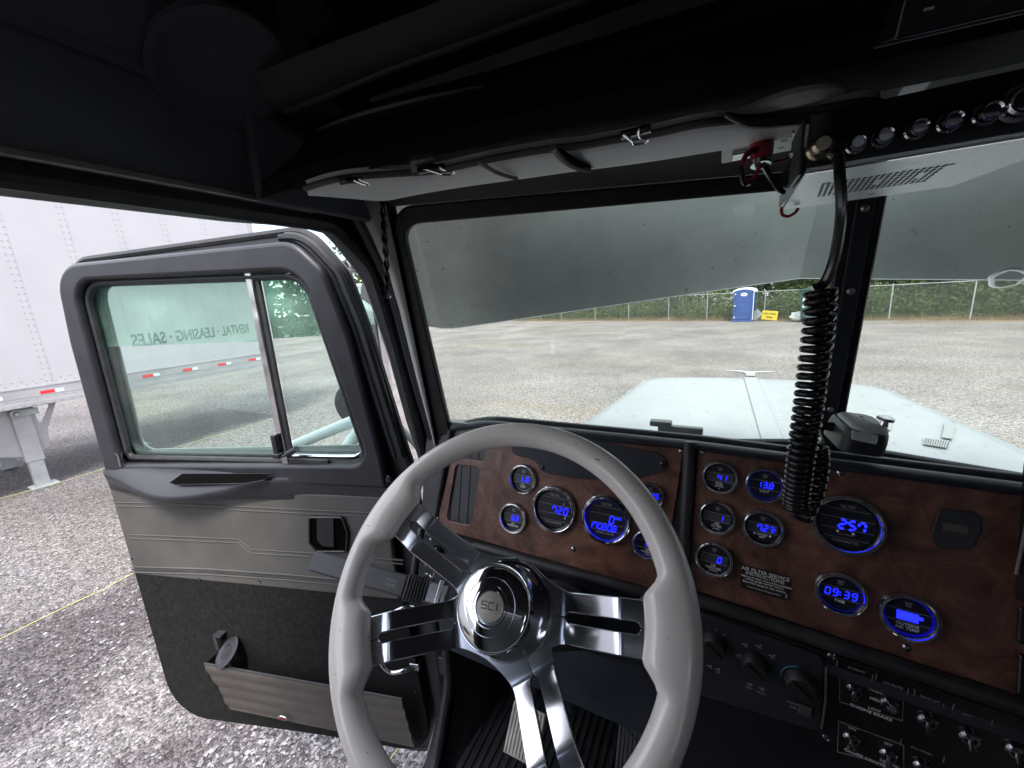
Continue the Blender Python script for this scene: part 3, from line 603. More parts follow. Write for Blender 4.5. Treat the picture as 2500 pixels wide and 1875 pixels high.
# leading-edge rubber strips (double line at the hinge side)
for du, rr, mt_ in ((.030, .010, 'navy_plastic'), (.008, .014, 'rubber')):
    MB().tube([FD.w(a+du, b, .004) for a, b in rpoly([(.03, 1.5), (.035, 2.03, .1), (.105, 2.40, .2), (.150, 2.55, .08), (.24, 2.655, .12), (.5, 2.652)], 8)[1:-1]], rr, 8).out('edge_strip', mt_, door)
# glass: plain below, reflective sun film on the upper part
F1 = FD.at(0, 0, .015)
gA, gB = D(250, 850, .015), D(655, 833, .015)
plate('window_glass', F1, [(1.11, 1.985), (.44, 1.985), (.44, gB[1]), (1.11, gA[1]+.004)], 'door_glass', door, .0006)
plate('film_strip', F1, [(1.11, gA[1]+.004), (.44, gB[1]), (.44, 2.59), (1.09, 2.60)], 'film_glass', door, .0006, label='green mirror film along the top of the door glass')
gC, gD = D(680, 826, .015), D(812, 818, .015)
plate('vent_glass', F1, [(.42, 1.995), (.15, 2.0), (gD[0]-.01, gD[1]), (.42, gC[1])], 'door_glass', door, .0006)
plate('vent_film', F1, rpoly([(.42, gC[1]), (gD[0]-.01, gD[1]), (.245, 2.52, .05), (.29, 2.56, .02), (.42, 2.57)]), 'film_glass', door, .0006)
# chrome divider bar
m = MB(); b0 = D(706, 1120, 0); b1 = D(622, 655, 0)
Fb = Fr(FD.w(*b0, .006), FD.u, (FD.w(*b1, .006)-FD.w(*b0, .006)))
Lb = (FD.w(*b1)-FD.w(*b0)).length
m.box(Fb, -.002, .022, 0, Lb, -.016, 0); m.out('divider_bar', 'chrome', door, bev=.004)
m = MB(); m.box(Fb, -.018, -.002, 0, Lb*.97, -.010, 0); m.out('divider_rubber', 'rubber', door, bev=.003)
vr = catmull([FD.w(*D(*p, 0), -.004) for p in [(700, 672), (720, 664), (745, 668), (765, 690), (785, 760), (820, 880), (860, 1000), (885, 1065), (888, 1095), (875, 1108), (850, 1112), (720, 1110)]], 6)
MB().tube(vr, .0065, 8, flat=.7).out('vent_frame', 'worn_chrome', door)
# latch
q = D(688, 1082)
m = MB(); Fl = FD.at(*q, -.012); m.box(Fl, -.004, .014, -.035, .035, -.014, 0); m.box(Fl, -.012, .014, -.04, -.024, -.02, 0); lt = m.out('vent_latch', 'gloss_black', door, bev=.004)
q1 = FD.w(*D(712, 1103), -.035); q2 = FD.w(*D(744, 1085), -.035)
MB().tube([q1, q1.lerp(q2, .2), q1.lerp(q2, .25), q2], [.0045, .0045, .0085, .0085], 12).out('latch_lever', 'black_plastic', lt)
m = MB(); m.box(FD.at(*D(703, 1118), -.012), -.012, .01, -.012, .012, -.004, 0); m.out('latch_foot', 'worn_chrome', lt, bev=.001)
m = MB(); m.box(FD.at(*D(775, 1122), -.012), -.055, .085, -.008, .010, -.01, 0); m.out('vent_gasket', 'rubber', door, bev=.004)
# lock sleeve
q0 = FD.w(*D(322, 1128), -.03); q1 = FD.w(*D(315, 1100), -.03)
MB().tube([q0, q1, q1.lerp(q0, -.05), q1.lerp(q0, -.1)], [.0075, .0075, .012, .012], 12).out('lock_sleeve', 'worn_chrome', door)
# window-sill moulding with pull slot
us = [1.192-.0277*i for i in range(41)]
def bulge(u):                      # how far the sill shelf stands off the door
    t = (1.165-u)/1.08; return .012+.075*math.exp(-((t-.30)/.25)**2)*(1 if t > 0 else max(0, 1+t*14))
rows = []
for u in us:
    b = bulge(u); zt, zb = 1.972, 1.872+.0*(u)
    t = (1.165-u)/1.08
    zm = 1.955-.055*math.exp(-((t-.30)/.28)**2)
    r = [(0, zt), (.012, zt+.001), (b*.5, (zt+zm)/2), (b*.95, zm+.006), (b, zm-.006), (b*.96, zm-.016), (b*.78, zm-.032 if zm-.032 > zb+.01 else zb+.01), (b*.6+.003, zb+.006), (.006, zb-.006)]
    rows.append([FD.w(u, z, -.012-c) for c, z in r])
sill = MB().grid(rows).out('sill_moulding', 'door_frame_paint', door, ang=70)
F_sl = FD.at(0, 0, -.012)
sa = [(415, 1179), (446, 1157), (662, 1157), (645, 1172), (600, 1180), (430, 1183)]
cc = -.052
sp_ = [D(x, y, cc) for x, y in sa]
Fq = Fr(FD.w(.85, 1.974, -.026), FD.u, (Z*.072+FD.n*.085)); Fq = Fr(Fq.w(0, 0, .0), Fq.u, Fq.v)
sg_ = 1 if Fq.n.z > 0 else -1
sp2 = [Fq.px(x, y, .004*sg_) for x, y in sa]
ps_ = plate('pull_slot', Fq, rpoly([(*p, .0008) for p in sp2], 2), 'void', door, .004, .004*sg_+(.002), bev=.0005)
MB().tube([Fq.w(*p, .004*sg_) for p in sp2], .0018, 8, closed=True).out('slot_lip', 'door_frame_paint', ps_)
# grey vinyl upper panel
fp = lambda x, y, c=-.02: D(x, y, c)
vp = rpoly([(1.245, 1.885), (.098, 1.885), (.098, 1.53), (1.25, 1.515)])
vb = [D(x, y, -.015) for x, y in [(278, 1203), (945, 1222), (985, 1430), (960, 1432), (660, 1402), (325, 1386), (318, 1360), (305, 1250)]]
pv = plate('vinyl_panel', FD, rpoly([(1.200, 1.90, 0), (.10, 1.90, 0), (.098, 1.545), (.6, 1.535), (1.205, 1.522)]), 'grey_vinyl', door, .022, -.004, bev=.008)
def groove(pts, mt='pocket_vinyl', r=.0032, c=-.026, nm='stitched_bead'): MB().tube([FD.w(*D(x, y, c), c) for x, y in pts], r, 8, flat=.6).out(nm, mt, door)
for dy in (0, 9): groove([(285, 1226+dy), (500, 1232+dy), (700, 1242+dy), (940, 1253+dy)], 'grey_vinyl')
for dy in (0, 9): groove([(318, 1305+dy), (450, 1310+dy), (583, 1316+dy), (615, 1341+dy), (800, 1352+dy), (985, 1368+dy)], 'grey_vinyl')
for dy in (0, 7, 13): groove([(322, 1383+dy), (500, 1388+dy), (700, 1402+dy), (900, 1420+dy), (985, 1430+dy)], 'rubber' if dy == 7 else 'grey_vinyl', .004)
# inner release handle
h = [D(x, y, -.03) for x, y in [(757, 1262), (838, 1262), (850, 1300), (846, 1346), (778, 1346), (757, 1325)]]
hc = FD.at(0, 0, -.028)
hh = plate('release_handle', FD, rpoly([(*p, .012) for p in h]), 'void', door, .003, -.0262, bev=.0005)
MB().tube([FD.w(a, b, -.032) for a, b in rpoly([(*p, .012) for p in h])], .004, 8, closed=True).out('bezel', 'gloss_black', hh)
h2 = [D(x, y, -.04) for x, y in [(770, 1263), (812, 1264), (813, 1340), (783, 1336), (770, 1320)]]
plate('paddle', FD, rpoly([(*p, .006) for p in h2]), 'gloss_black', hh, .006, -.029, bev=.0025)
# lower carpet panel
plate('carpet_panel', FD, rpoly([(1.207, 1.53), (.085, 1.545), (.05, .925, .13), (.5, .905), (1.22, .845, .15)]), 'carpet', door, .02, -.004, bev=.006)
screws([(Fr(FD.w(*D(x, y, -.025), -.025), -FD.u, Z), 0, 0, 0) for x, y in [(487, 1414), (634, 1420), (1012, 1685), (1008, 1804), (322, 1364)]], .005, 'gloss_black', door)
screws([(Fr(FD.w(*D(x, y, -.02), -.02), -FD.u, Z), 0, 0, 0) for x, y in [(948, 1170), (946, 1205), (265, 1155), (272, 1180)]], .008, 'gloss_black', door)
# side edge of the door: latch pins
m = MB()
for z in (1.76, 1.70): m.add([FD.w(1.20, z+.02, -.01), FD.w(1.20, z-.02, -.01), FD.w(1.20, z-.02, .03), FD.w(1.20, z+.02, .03), FD.w(1.235, z-.005, .01)], [(0, 1, 4), (1, 2, 4), (2, 3, 4), (3, 0, 4)])
m.out('latch_pin', 'black_plastic', door)
# map pocket with ribs
pa, pb_ = D(500, 1620, -.085), D(545, 1748, -.085)
n_ = 26; rows = []
for i in range(n_+1):
    t = i/n_; z = pa[1]+(pb_[1]-pa[1])*t
    rib = .006*abs(math.sin(t*math.pi*4.2))**.6
    ul = pa[0]+(pb_[0]-pa[0])*t+.016*math.sin(t*9)*.35
    rows.append([FD.w(ul-(ul-.10)*k/20, z, -.085+.030*t-rib) for k in range(21)])
pk = MB().slab(rows, FD.n*.005).out('map_pocket', 'pocket_vinyl', door, 'brown grey ribbed vinyl map pocket', ang=80)
m = MB(); m.slab([[r[0], r[0]+FD.n*.06*(1-i/n_*.3)] for i, r in enumerate(rows)], FD.u*-.003); m.out('pocket_end', 'carpet', pk)
MB().tube([r for r in rows[0]], .004, 8).out('pocket_rim', 'black_plastic', pk)
m = MB(); q = D(525, 1570, -.05); m.box(FD.at(*q, -.05), -.01, .004, -.03, .03, 0, .03); m.box(FD.at(*q, -.05), -.03, .004, .025, .032, 0, .03); m.out('pocket_bracket', 'black_plastic', pk, bev=.001)
qb = FD.w(*D(693, 1749, -.075), -.078); Fbd = Fr(qb, -FD.u, Z)
bd = MB().lathe(Fbd, [(.0205, 0), (.0205, .003), (.0170, .0048)], 24); [setattr(p, 'z', Fbd.o.z+(p.z-Fbd.o.z)*.5) for p in bd.v]
bd = bd.out('badge', 'chrome', pk)
b2 = MB().lathe(Fbd, [(.0160, .0046), (.014, .0056), (.0, .006)], 24, cap=False); [setattr(p, 'z', Fbd.o.z+(p.z-Fbd.o.z)*.42) for p in b2.v]
b2.out('badge_centre', 'red_lens', pk)
# grab handle near the hinge
g = catmull([FD.w(*D(x, y, -c), -c) for x, y, c in [(1000, 1484, .03), (985, 1484, .05), (955, 1500, .06), (930, 1530, .06), (924, 1570, .06), (930, 1615, .06), (955, 1640, .06), (985, 1636, .055), (1012, 1626, .03)]], 6)
gh = MB().tube(g, .0085, 12).out('grab_handle', 'worn_chrome', door)
m = MB()
for x, y in [(1003, 1484), (1013, 1626)]: m.box(FD.at(*D(x, y, -.03), -.03), -.016, .016, -.013, .013, -.006, .01)
m.out('handle_mount', 'worn_chrome', gh, bev=.002)
# ================================================================ STEERING WHEEL
wc = V((-.238, .360, 2.081)); wt, ww = .747, .08
wnn = V((math.sin(ww)*math.cos(wt), -math.cos(ww)*math.cos(wt), math.sin(wt))); wu = V((math.cos(ww), math.sin(ww), 0))
FWh = Fr(wc, wu, wnn.cross(wu))
SP = []
for (x, y) in [(1000, 1272), (893, 1566), (1592, 1537), (1352, 1872)]:
    a, b = FWh.px(x, y, -.012); SP.append(math.atan2(b, a))
print('spoke angles', [round(math.degrees(a), 1) for a in SP])
SP[3] = FWh and math.atan2(*reversed(FWh.px(1352, 1862, -.015)))
n1, n2 = 220, 26; rows = []
for i in range(n1):
    th = 2*math.pi*i/n1; bul = 0; nar = 0
    for s in SP:
        d = abs((th-s+math.pi) % (2*math.pi)-math.pi); x = d*.21
        bul = max(bul, 1-min(1, max(0, (x-.033)/.026))) ; nar = max(nar, math.exp(-((x-.085)/.02)**2))
    bul = bul*bul*(3-2*bul)
    r = []
    for k in range(n2):
        ph = 2*math.pi*k/n2; cx, sx = math.cos(ph), math.sin(ph)
        R0 = .0186; rr = .2232+R0*cx*(1.0) ; h = .0172*sx
        if cx < 0: rr -= .021*bul*(-cx)**.45; h *= 1+.10*bul
        r.append(FWh.w(rr*math.cos(th), rr*math.sin(th), h))
    rows.append(r)
rows.append(rows[0])
sw = MB().grid(rows, closed=True).out('steering_wheel', 'wheel_paint', T, 'off-white four-spoke steering wheel with chrome spokes and hub', ang=180)
# chrome spokes and hub share a centre just below the rim's
FHub = FWh.at(.001, -.0115, 0)
def prof_h(r): 
    t = (r-.082)/.072; k = .10; f = lambda x: .5*(x+math.sqrt(x*x+k*k*.25)); return -.060+.046*(f(t)-f(t-1))
for si, th in enumerate(SP):
    ex, ey = .2065*math.cos(th)-.001, .2065*math.sin(th)+.0115; RL = math.hypot(ex, ey); th = math.atan2(ey, ex)
    Fs = FHub.at(0, 0, 0, th)
    ns = 44; r0_, r1_ = .030, RL
    def halfw(r): return .0295+.030*max(0, 1-(r-.03)/.060)**1.6+.0
    def slot(r):
        a_, b_ = .082, RL-.028
        if r <= a_ or r >= b_: return 0
        e = min(r-a_, b_-r); g0 = .0062; return g0 if e > g0 else math.sqrt(max(0, g0*g0-(g0-e)**2))
    rs = sorted(set([r0_+(r1_-r0_)*i/ns for i in range(ns+1)]+[.0821, .0825, .0835, .085, .087]+[RL-.028-e_ for e_ in (.0001, .0005, .0015, .003, .005)]))
    m = MB()
    for sgn in (1, -1):
        rows = []
        for r in rs:
            wv, g_ = halfw(r), slot(r); h = prof_h(r); q = []
            cs = [(g_, -.006), (g_+.0, -.001), (g_+.001, 0), ((g_+wv)/2, .0002), (wv-.0012, 0), (wv, -.0012), (wv, -.006), (g_, -.006)]
            q = [Fs.w(r, sgn*b, h+c) for b, c in (cs if sgn > 0 else cs)]
            if sgn < 0: q = q[::-1]
            rows.append(q)
        m.grid(rows)
    m.out('spoke', 'spoke_chrome', sw, ang=28)
    # end block gripping the rim
    m = MB(); m.box(Fs.at(RL+.001, 0, -.006), -.003, .004, -.031, .031, -.012, .010); m.out('spoke_end', 'wheel_paint', sw, bev=.002)
# hub: plate, bell, face with rings
MB().lathe(FHub.at(0, 0, -.062), [(.0, 0), (.064, 0), (.064, .001), (.062, .0025), (.0, .0025)], 60, cap=False).out('hub_plate', 'chrome', sw)
hub = MB().lathe(FHub, [(r_*.92, h_) for r_, h_ in [(.066, -.064), (.0655, -.060), (.061, -.052), (.0575, -.040), (.0560, -.018), (.0560, -.006), (.0545, -.0035), (.0535, -.0035), (.0525, -.002), (.049, .0), (.040, .0032), (.0365, .0040), (.0362, .0028), (.0355, .0028), (.0350, .0044), (.0290, .0062), (.0260, .0066), (.0256, .0050), (.0248, .0050), (.0244, .0068), (.0215, .0074), (.0205, .0074), (.0200, .0056), (.0, .0056)]], 72, cap=False).out('horn_button', 'chrome', sw, 'polished round horn button with concentric rings', ang=30)
em = MB().lathe(FHub.at(0, 0, .0057), [(.0175, 0), (.0168, .0012), (.0, .0018)], 48, cap=False).out('emblem', 'emblem', sw)
Fe = FHub.at(.0015, .001, .0070, R(3)); Fe.u = Fe.u*.88; Fe.v = Fe.v*.88
def blk(pts): MB
m = MB()
def bar(F, a0, b0, a1, b1): m.box(F, a0, a1, b0, b1, 0, .0006)
s0 = .0022
# S
for (a0, b0, a1, b1) in [(-.0150, .0035, -.0060, .0035+s0*.6), (-.0150, -.0008, -.0060, -.0008+s0*.6), (-.0150, -.0052, -.0060, -.0052+s0*.6), (-.0152, -.0005, -.0140, .0045), (-.0070, -.0052, -.0058, .0002),
                         (-.0035, .0035, .0045, .0048), (-.0035, -.0052, .0045, -.0039), (-.0040, -.0045, -.0028, .0042), (.0085, -.0052, .0098, .0048)]:
    bar(Fe, a0, b0, a1, b1)
m.out('emblem_letters', 'ink', sw)
# ---- column, shroud, turn-signal lever
col = MB().lathe(FHub, [(.045, -.066), (.047, -.075), (.047, -.125), (.044, -.128), (.044, -.21), (.052, -.215), (.052, -.30), (.06, -.32), (.07, -.62)], 40).out('steering_column', 'black_plastic', T)
MB().lathe(FHub, [(.0485, -.088), (.0495, -.089), (.0495, -.118), (.0485, -.119)], 40).out('column_band', 'dark_chrome', col)
bo = []
for i in range(60): bo.append((.045+.009*abs(math.sin(i*.42)), -.30-.0035*i))
MB().lathe(FWh.at(.02, -.01, 0), bo, 36).out('column_boot', 'rubber', col)
# lever runs to the left below the rim
lp0 = hit(1068, 1453, FWh.w(0, 0, -.10), FWh.n); lp1 = hit(905, 1408, FWh.w(0, 0, -.085), FWh.n)
ux = (lp0-lp1).normalized(); vv = (FWh.v - ux*FWh.v.dot(ux)).normalized()
Fv = Fr(lp1, ux, vv); LL = (lp0-lp1).length
def lx(px, py): return Fv.px(px, py)
ts = LL*.56
m = MB(); m.box(Fv, -.12, ts, -.0165, .0165, -.006, .007); lv = m.out('signal_lever', 'black_plastic', T, 'black turn signal lever marked hazard cancel', bev=.004)
m = MB(); m.box(Fv, ts, LL*.80, -.0195, .0195, -.010, .009)
m.out('lever_grip', 'rubber', lv, bev=.003)
m = MB()
for i in range(7): m.box(Fv, ts+.003+i*.0053, ts+.0055+i*.0053, -.0198, .0198, .009, .0108)
m.out('grip_rib', 'black_plastic', lv)
m = MB(); m.box(Fv, LL*.80, LL*1.13, -.013, .016, -.010, .006); m.box(Fv, LL*1.0, LL*1.07, -.022, .022, -.008, .008); m.out('lever_clamp', 'worn_chrome', lv, bev=.002)
ft = Fv.at(ts*.62, 0, .0072, -R(2))
join_text('lever_lettering', ft, [('HAZARD', .0056, 0, .0032), ('CANCEL', .0056, 0, -.0034)], 'dim_white', lv, 0)
m = MB()
for sg in (1, -1):
    t3 = [ft.w(-.004, sg*.0085, .0004), ft.w(.004, sg*.0085, .0004), ft.w(0, sg*.0135, .0004)]; m.tube(t3, .0003, 4, closed=True)
m.out('arrow', 'dim_white', lv)
# small lever on the far side of the column, seen past the right spoke
q0 = hit(1540, 1490, FWh.w(0, 0, -.13), FWh.n); q1 = hit(1640, 1415, FWh.w(0, 0, -.11), FWh.n)
tl_ = MB().tube([q0, q1], [.006, .009], 12, flat=.5).out('trailer_brake_lever', 'black_plastic', T)
# ================================================================ DASHBOARD
# padded top
def P0(x, y, z, off=0):      # lateral sweep: straight to x=-.03, then turned 5 degrees towards the driver
    k = max(0, x+.03)*math.tan(R(5)); return V((x, y-k, z))
dprof = [(1.12, 2.0), (1.02, 2.06), (.93, 2.104), (.875, 2.136), (.858, 2.151), (.846, 2.152), (.836, 2.148), (.831, 2.143), (.829, 2.1465), (.822, 2.150), (.812, 2.150), (.803, 2.1485), (.796, 2.1465), (.792, 2.143), (.795, 2.1395), (.815, 2.139)]
xs = [-.715+.03*i for i in range(64)]
rows = []
for x in xs:
    e = max(0, (-.48-x)/.235); dz = -.075*e*e; r = []
    for y, z in dprof:
        p = P0(x, y, z+dz*(1 if y < .93 else .4)); r.append(p)
    rows.append(r)
dash = MB().grid(rows).out('dashboard', 'navy_plastic', T, 'black dashboard with burl wood panels and round digital gauges', ang=40)
# bulk behind the panels
PT, PB = V((0, .80, 2.140)), V((0, .725, 1.863)); pv_ = (PT-PB).normalized()
FA = Fr((0, .80, 2.144), X, pv_)                       # left panel
uB = V((math.cos(R(5)), -math.sin(R(5)), 0)); FB = Fr(P0(-.02, .80, 2.144), uB, pv_)
m = MB()
m.box(FA, -.70, -.02, -.30, -.003, -.10, -.006); m.box(FB, .0, 1.2, -.345, -.003, -.12, -.006); m.out('dash_body', 'black_plastic', dash)
a = lambda x, y: FA.px(x, y)
b = lambda x, y: FB.px(x, y)
ptl, ptr, pbr, pbl = a(1120, 1052), a(1671, 1094), a(1615, 1448), a(1062, 1288)
v1 = rpoly([(*a(1113, 1134), .012), (*a(1172, 1141), .012), (*a(1151, 1283), .012), (*a(1090, 1271), .012)])
v2 = rpoly([(*a(1132, 1060), .008), (*a(1188, 1062), .008), (*a(1181, 1126), .010), (*a(1128, 1118), .008)])
wp = plate('wood_panel', FA, rpoly([(*ptl, .02), (*ptr, .014), (*pbr, .014), (*pbl, .014)]), 'burl_wood', dash, .006, .0, [v1, v2], bev=.0022)
q1, q2, q3, q4 = b(1703, 1088), b(2500, 1186), b(2500, 1700), b(1679, 1436)
wp2 = plate('wood_panel', FB, rpoly([(*q1, .014), (b(2560, 1190)[0], q1[1]), (b(2560, 1190)[0], b(2300, 1640)[1]), (*b(2150, 1590), 0), (*q4, .014)]), 'burl_wood', dash, .006, .0, bev=.0022)
# vents
def vent(poly, nrow, ncol):
    A = [sum(p[0] for p in poly)/len(poly), sum(p[1] for p in poly)/len(poly)]
    lo = (min(p[0] for p in poly), min(p[1] for p in poly)); hi = (max(p[0] for p in poly), max(p[1] for p in poly))
    m = MB(); m.box(FA, lo[0]-.003, hi[0]+.003, lo[1]-.003, hi[1]+.003, -.034, -.030); ve = m.out('air_vent', 'ink', dash)
    m = MB()
    for i in range(1, nrow): z = lo[1]+(hi[1]-lo[1])*i/nrow; m.box(FA, lo[0], hi[0], z-.0008, z+.0008, -.030, -.014)
    m.out('vent_vane', 'gloss_black', ve)
    m = MB()
    for i in range(ncol+1): x = lo[0]+.004+(hi[0]-lo[0]-.008)*i/ncol; m.box(FA, x-.0009, x+.0009, lo[1]+.002, hi[1]-.002, -.013, -.004)
    m.out('vent_bar', 'black_plastic', ve)
    m = MB(); m.box(FA, lo[0]-.001, lo[0]+.003, lo[1], hi[1], -.02, -.003); m.box(FA, hi[0]-.003, hi[0]+.001, lo[1], hi[1], -.02, -.003); m.box(FA, lo[0], hi[0], hi[1]-.003, hi[1]+.001, -.02, -.003); m.box(FA, lo[0], hi[0], lo[1]-.001, lo[1]+.003, -.02, -.003); m.out('vent_frame', 'rubber', ve)
vent(v1, 9, 3); vent(v2, 4, 3)
# warning-light cover plate
cpx = [(1249, 1062), (1470, 1078), (1605, 1105), (1625, 1118), (1630, 1138), (1618, 1152), (1590, 1158), (1560, 1166), (1500, 1172), (1410, 1167), (1335, 1155), (1322, 1148), (1312, 1130), (1300, 1121), (1262, 1112), (1252, 1104)]
cvp = plate('warning_light_cover', FA, rpoly([(*a(x, y), .006) for x, y in cpx], 3), 'navy_plastic', dash, .004, .004, bev=.001)
screws([(FA, *a(x, y), .004) for x, y in [(1326, 1141), (1619, 1132)]], .004, 'gloss_black', dash)
screws([(F, *f(x, y), .001) for F, f, x, y in [(FA, a, 1400, 1340), (FA, a, 1069, 1266), (FA, a, 1664, 1101), (FB, b, 1713, 1103), (FB, b, 2052, 1154), (FB, b, 2213, 1580)]], .0036, 'dark_chrome', dash)
# rolls and rails round the panels
def roll(pts, r, mt='rubber', nm='padded_roll'): MB().tube(pts, r, 12).out(nm, mt, dash)
roll([FA.w(a(1064, 1296)[0]-.05, pbl[1]-.016, .004), FA.w(-.045, pbl[1]-.016, .004)], .0125)
roll([FB.w(.0, q4[1]-.014, .004), FB.w(b(2150, 1590)[0], b(2150, 1590)[1]-.012, .004), FB.w(.9, b(2300, 1640)[1]-.012, .004)], .0125)
roll([FA.w(-.036, .010, .006), FA.w(-.036, pbl[1]-.03, .006)], .011)
roll([FA.w(*a(1100, 1050), .0), FA.w(*a(1060, 1285), .0)], .008)
# ---- gauges
SEG = {'0': 'abcdef', '1': 'bc', '2': 'abged', '3': 'abgcd', '4': 'fgbc', '5': 'afgcd', '6': 'afgedc', '7': 'abcf', '8': 'abcdefg', '9': 'abcdfg', 'L': 'fed', 'O': 'abcdef', ' ': '', '-': 'g'}
def digits(m, F, s, a0, b0, h, w=None, sh=.12, th=.13, gap=.38):
    """seven-segment digits, right-aligned at a0"""
    w = w or h*.55; t = h*th; adv = w+h*gap; x = a0
    for ch in reversed(s):
        if ch == '.':
            m.box(F, x+h*gap*.30, x+h*gap*.30+t*1.2, b0-h/2, b0-h/2+t*1.2, 0, .0004); continue
        if ch == ':':
            x -= h*.18
            for yy in (-.18, .18): m.box(F, x, x+t*1.1, b0+h*yy-t/2, b0+h*yy+t/2, 0, .0004)
            x -= h*.22; continue
        if ch == '\'': x -= adv*.5; continue
        x0 = x-w
        P = {'a': (x0, b0+h/2, x, b0+h/2), 'g': (x0, b0, x, b0), 'd': (x0, b0-h/2, x, b0-h/2), 'f': (x0, b0, x0, b0+h/2), 'e': (x0, b0-h/2, x0, b0), 'b': (x, b0, x, b0+h/2), 'c': (x, b0-h/2, x, b0)}
        for c in SEG[ch]:
            xa, ya, xb, yb = P[c]; e = t*.62
            if ya == yb: q = [(xa+e, ya-t/2), (xb-e, ya-t/2), (xb-e*.3, ya), (xb-e, ya+t/2), (xa+e, ya+t/2), (xa+e*.3, ya)]
            else: q = [(xa-t/2, ya+e), (xa, ya+e*.3), (xa+t/2, ya+e), (xa+t/2, yb-e), (xa, yb-e*.3), (xa-t/2, yb-e)]
            q = [(u+sh*(v-b0), v) for u, v in q]; k = len(q)
            m.add([F.w(u, v, 0) for u, v in q]+[F.w(u, v, .0004) for u, v in q], [tuple(range(k-1, -1, -1)), tuple(range(k, 2*k))]+[(i, (i+1) % k, (i+1) % k+k, i+k) for i in range(k)])
        x -= adv
def gauge(F, f, cx, cy, x0, x1, val, caps, label, small=True, top=None, glow=0, bright='blue_glow', rr=None):
    ce = F.px(cx, cy, .008); r = rr or abs(F.px(x1, cy, .008)[0]-F.px(x0, cy, .008)[0])/2
    G = F.at(ce[0], ce[1], 0)
    lip = r*.17
    g = MB().lathe(G, [(r, .002), (r, .006), (r*.985, .0095), (r*.95, .0115), (r*.93, .0115), (r*.915, .0100), (r*.90, .0110), (r*.875, .0125), (r*.84, .0125), (r*.815, .0105), (r*.80, .006)], 64, cap=False).out('gauge', 'dark_chrome' if 0 else 'chrome', dash.parent, label, ang=30)
    MB().lathe(G, [(r*.80, .0062), (r*.79, .003), (r*.74, .0028)], 48, cap=False).out('inner_ring', ('blue_ring' if glow > 1 else 'blue_rim') if glow else 'gloss_black', g)
    MB().lathe(G, [(r*.76, .0026), (.0, .0026)], 48, cap=False).out('dial', 'dial', g)
    R_ = r*.76; c = .0028
    m = MB(); lines = (.30, -.34) if small else (.62, .24, -.24, -.62)
    for y in lines:
        hw = math.sqrt(max(0, 1-y*y))*R_*.96; m.box(G, -hw, hw, y*R_-.0003, y*R_+.0003, c, c+.0003)
    m.out('dial_line', 'dim_white', g)
    if small:
        hw = R_*.93; 
        MB().box(G, -hw*.98, hw*.98, -.33*R_, .29*R_, .00265, .00275).out('display', 'dial_grey' if not glow else 'dial', g)
        k = MB(); k.lathe(G.at(0, R_*.62, c), [(R_*.13, 0), (R_*.13, .0002), (R_*.10, .0002)], 16, cap=False); k.box(G, -R_*.08, R_*.08, R_*.57, R_*.60, c, c+.0003); k.box(G, -R_*.08, R_*.08, R_*.64, R_*.67, c, c+.0003)
        k.box(G, -R_*.20, R_*.20, R_*.735, R_*.76, c, c+.0003); k.out('crest', 'dim_white', g)
    return g, G, R_
def small_g(F, cx, cy, x0, x1, val, caps, label, glow=0, w=.52, right=.45):
    g, G, R_ = gauge(F, None, cx, cy, x0, x1, val, caps, label, True, glow=glow)
    m = MB(); digits(m, G.at(0, 0, .0030), val, R_*right, -.02*R_, R_*.40); m.out('digits', 'blue_glow', g)
    n = len(caps); it = []
    for i, s in enumerate(caps): it.append((s, R_*(.215 if i < 2 else .14), 0, -R_*(.50+.20*i), 1.1))
    join_text('lettering', G, it, 'white_ink', g, .0029)
    return g, G, R_
A_ = FA; B_ = FB
small_g(FA, 1275, 1170, 1242, 1309, 'LO', ['OIL', 'TEMP'], 'small gauge reading LO above OIL TEMP', right=.50)
small_g(FA, 1251, 1265, 1217, 1284, '63', ['OIL', 'PRESSURE'], 'small gauge reading 63 above OIL PRESSURE', right=.45)
small_g(FA, 1587, 1211, 1552, 1622, '175', ['WATER', 'TEMP'], 'small gauge half hidden behind the top right of the wheel rim', glow=1, right=.72)
small_g(FA, 1580, 1330, 1541, 1620, '101', ['AIR', 'PRESSURE', '0-150 PSI'], 'small gauge reading 10 beside the wheel rim', glow=1, right=.62)
g, G, R_ = gauge(FA, None, 1350, 1244, 1296, 1406, '', [], 'large tachometer gauge reading 720', False)
m = MB(); digits(m, G.at(0, 0, .0030), '720', R_*.80, -.02*R_, R_*.36); m.out('digits', 'blue_glow', g)
join_text('lettering', G, [('TELTEK', R_*.17, 0, R_*.76), ('TACHOMETER', R_*.15, 0, -R_*.74)], 'dim_white', g, .0029)
m = MB(); m.box(G, R_*.56, R_*.58, R_*.29, R_*.44, .0028, .0031); m.box(G, R_*.66, R_*.70, -R_*.44, -R_*.30, .0028, .0031); m.out('pointer_mark', 'white_ink', g)
g, G, R_ = gauge(FA, None, 1477.5, 1268.5, 1416, 1538, '', [], 'large speedometer gauge reading 0 and 17080.8', False, glow=1)
m = MB(); digits(m, G.at(0, 0, .0030), '0', R_*.42, 0, R_*.38); digits(m, G.at(0, 0, .0030), '17080.8', R_*.56, -.44*R_, R_*.30, gap=.30); m.out('digits', 'blue_glow', g)
join_text('lettering', G, [('TELTEK', R_*.17, 0, R_*.76), ('SPEEDOMETER', R_*.15, 0, -R_*.76)], 'dim_white', g, .0029)
join_text('unit_lettering', G, [('MPH', R_*.16, R_*.66, R_*.12)], 'blue_glow', g, .0029)
small_g(FB, 1757, 1166, 1711, 1804, '41', ['FUEL', 'LEVEL', '%'], 'small gauge reading 41 above FUEL LEVEL', right=.46, glow=0)
small_g(FB, 1867, 1185, 1814, 1919, '13.8', ['VOLT'], 'small gauge reading 13.8 above VOLT', right=.52, glow=1)
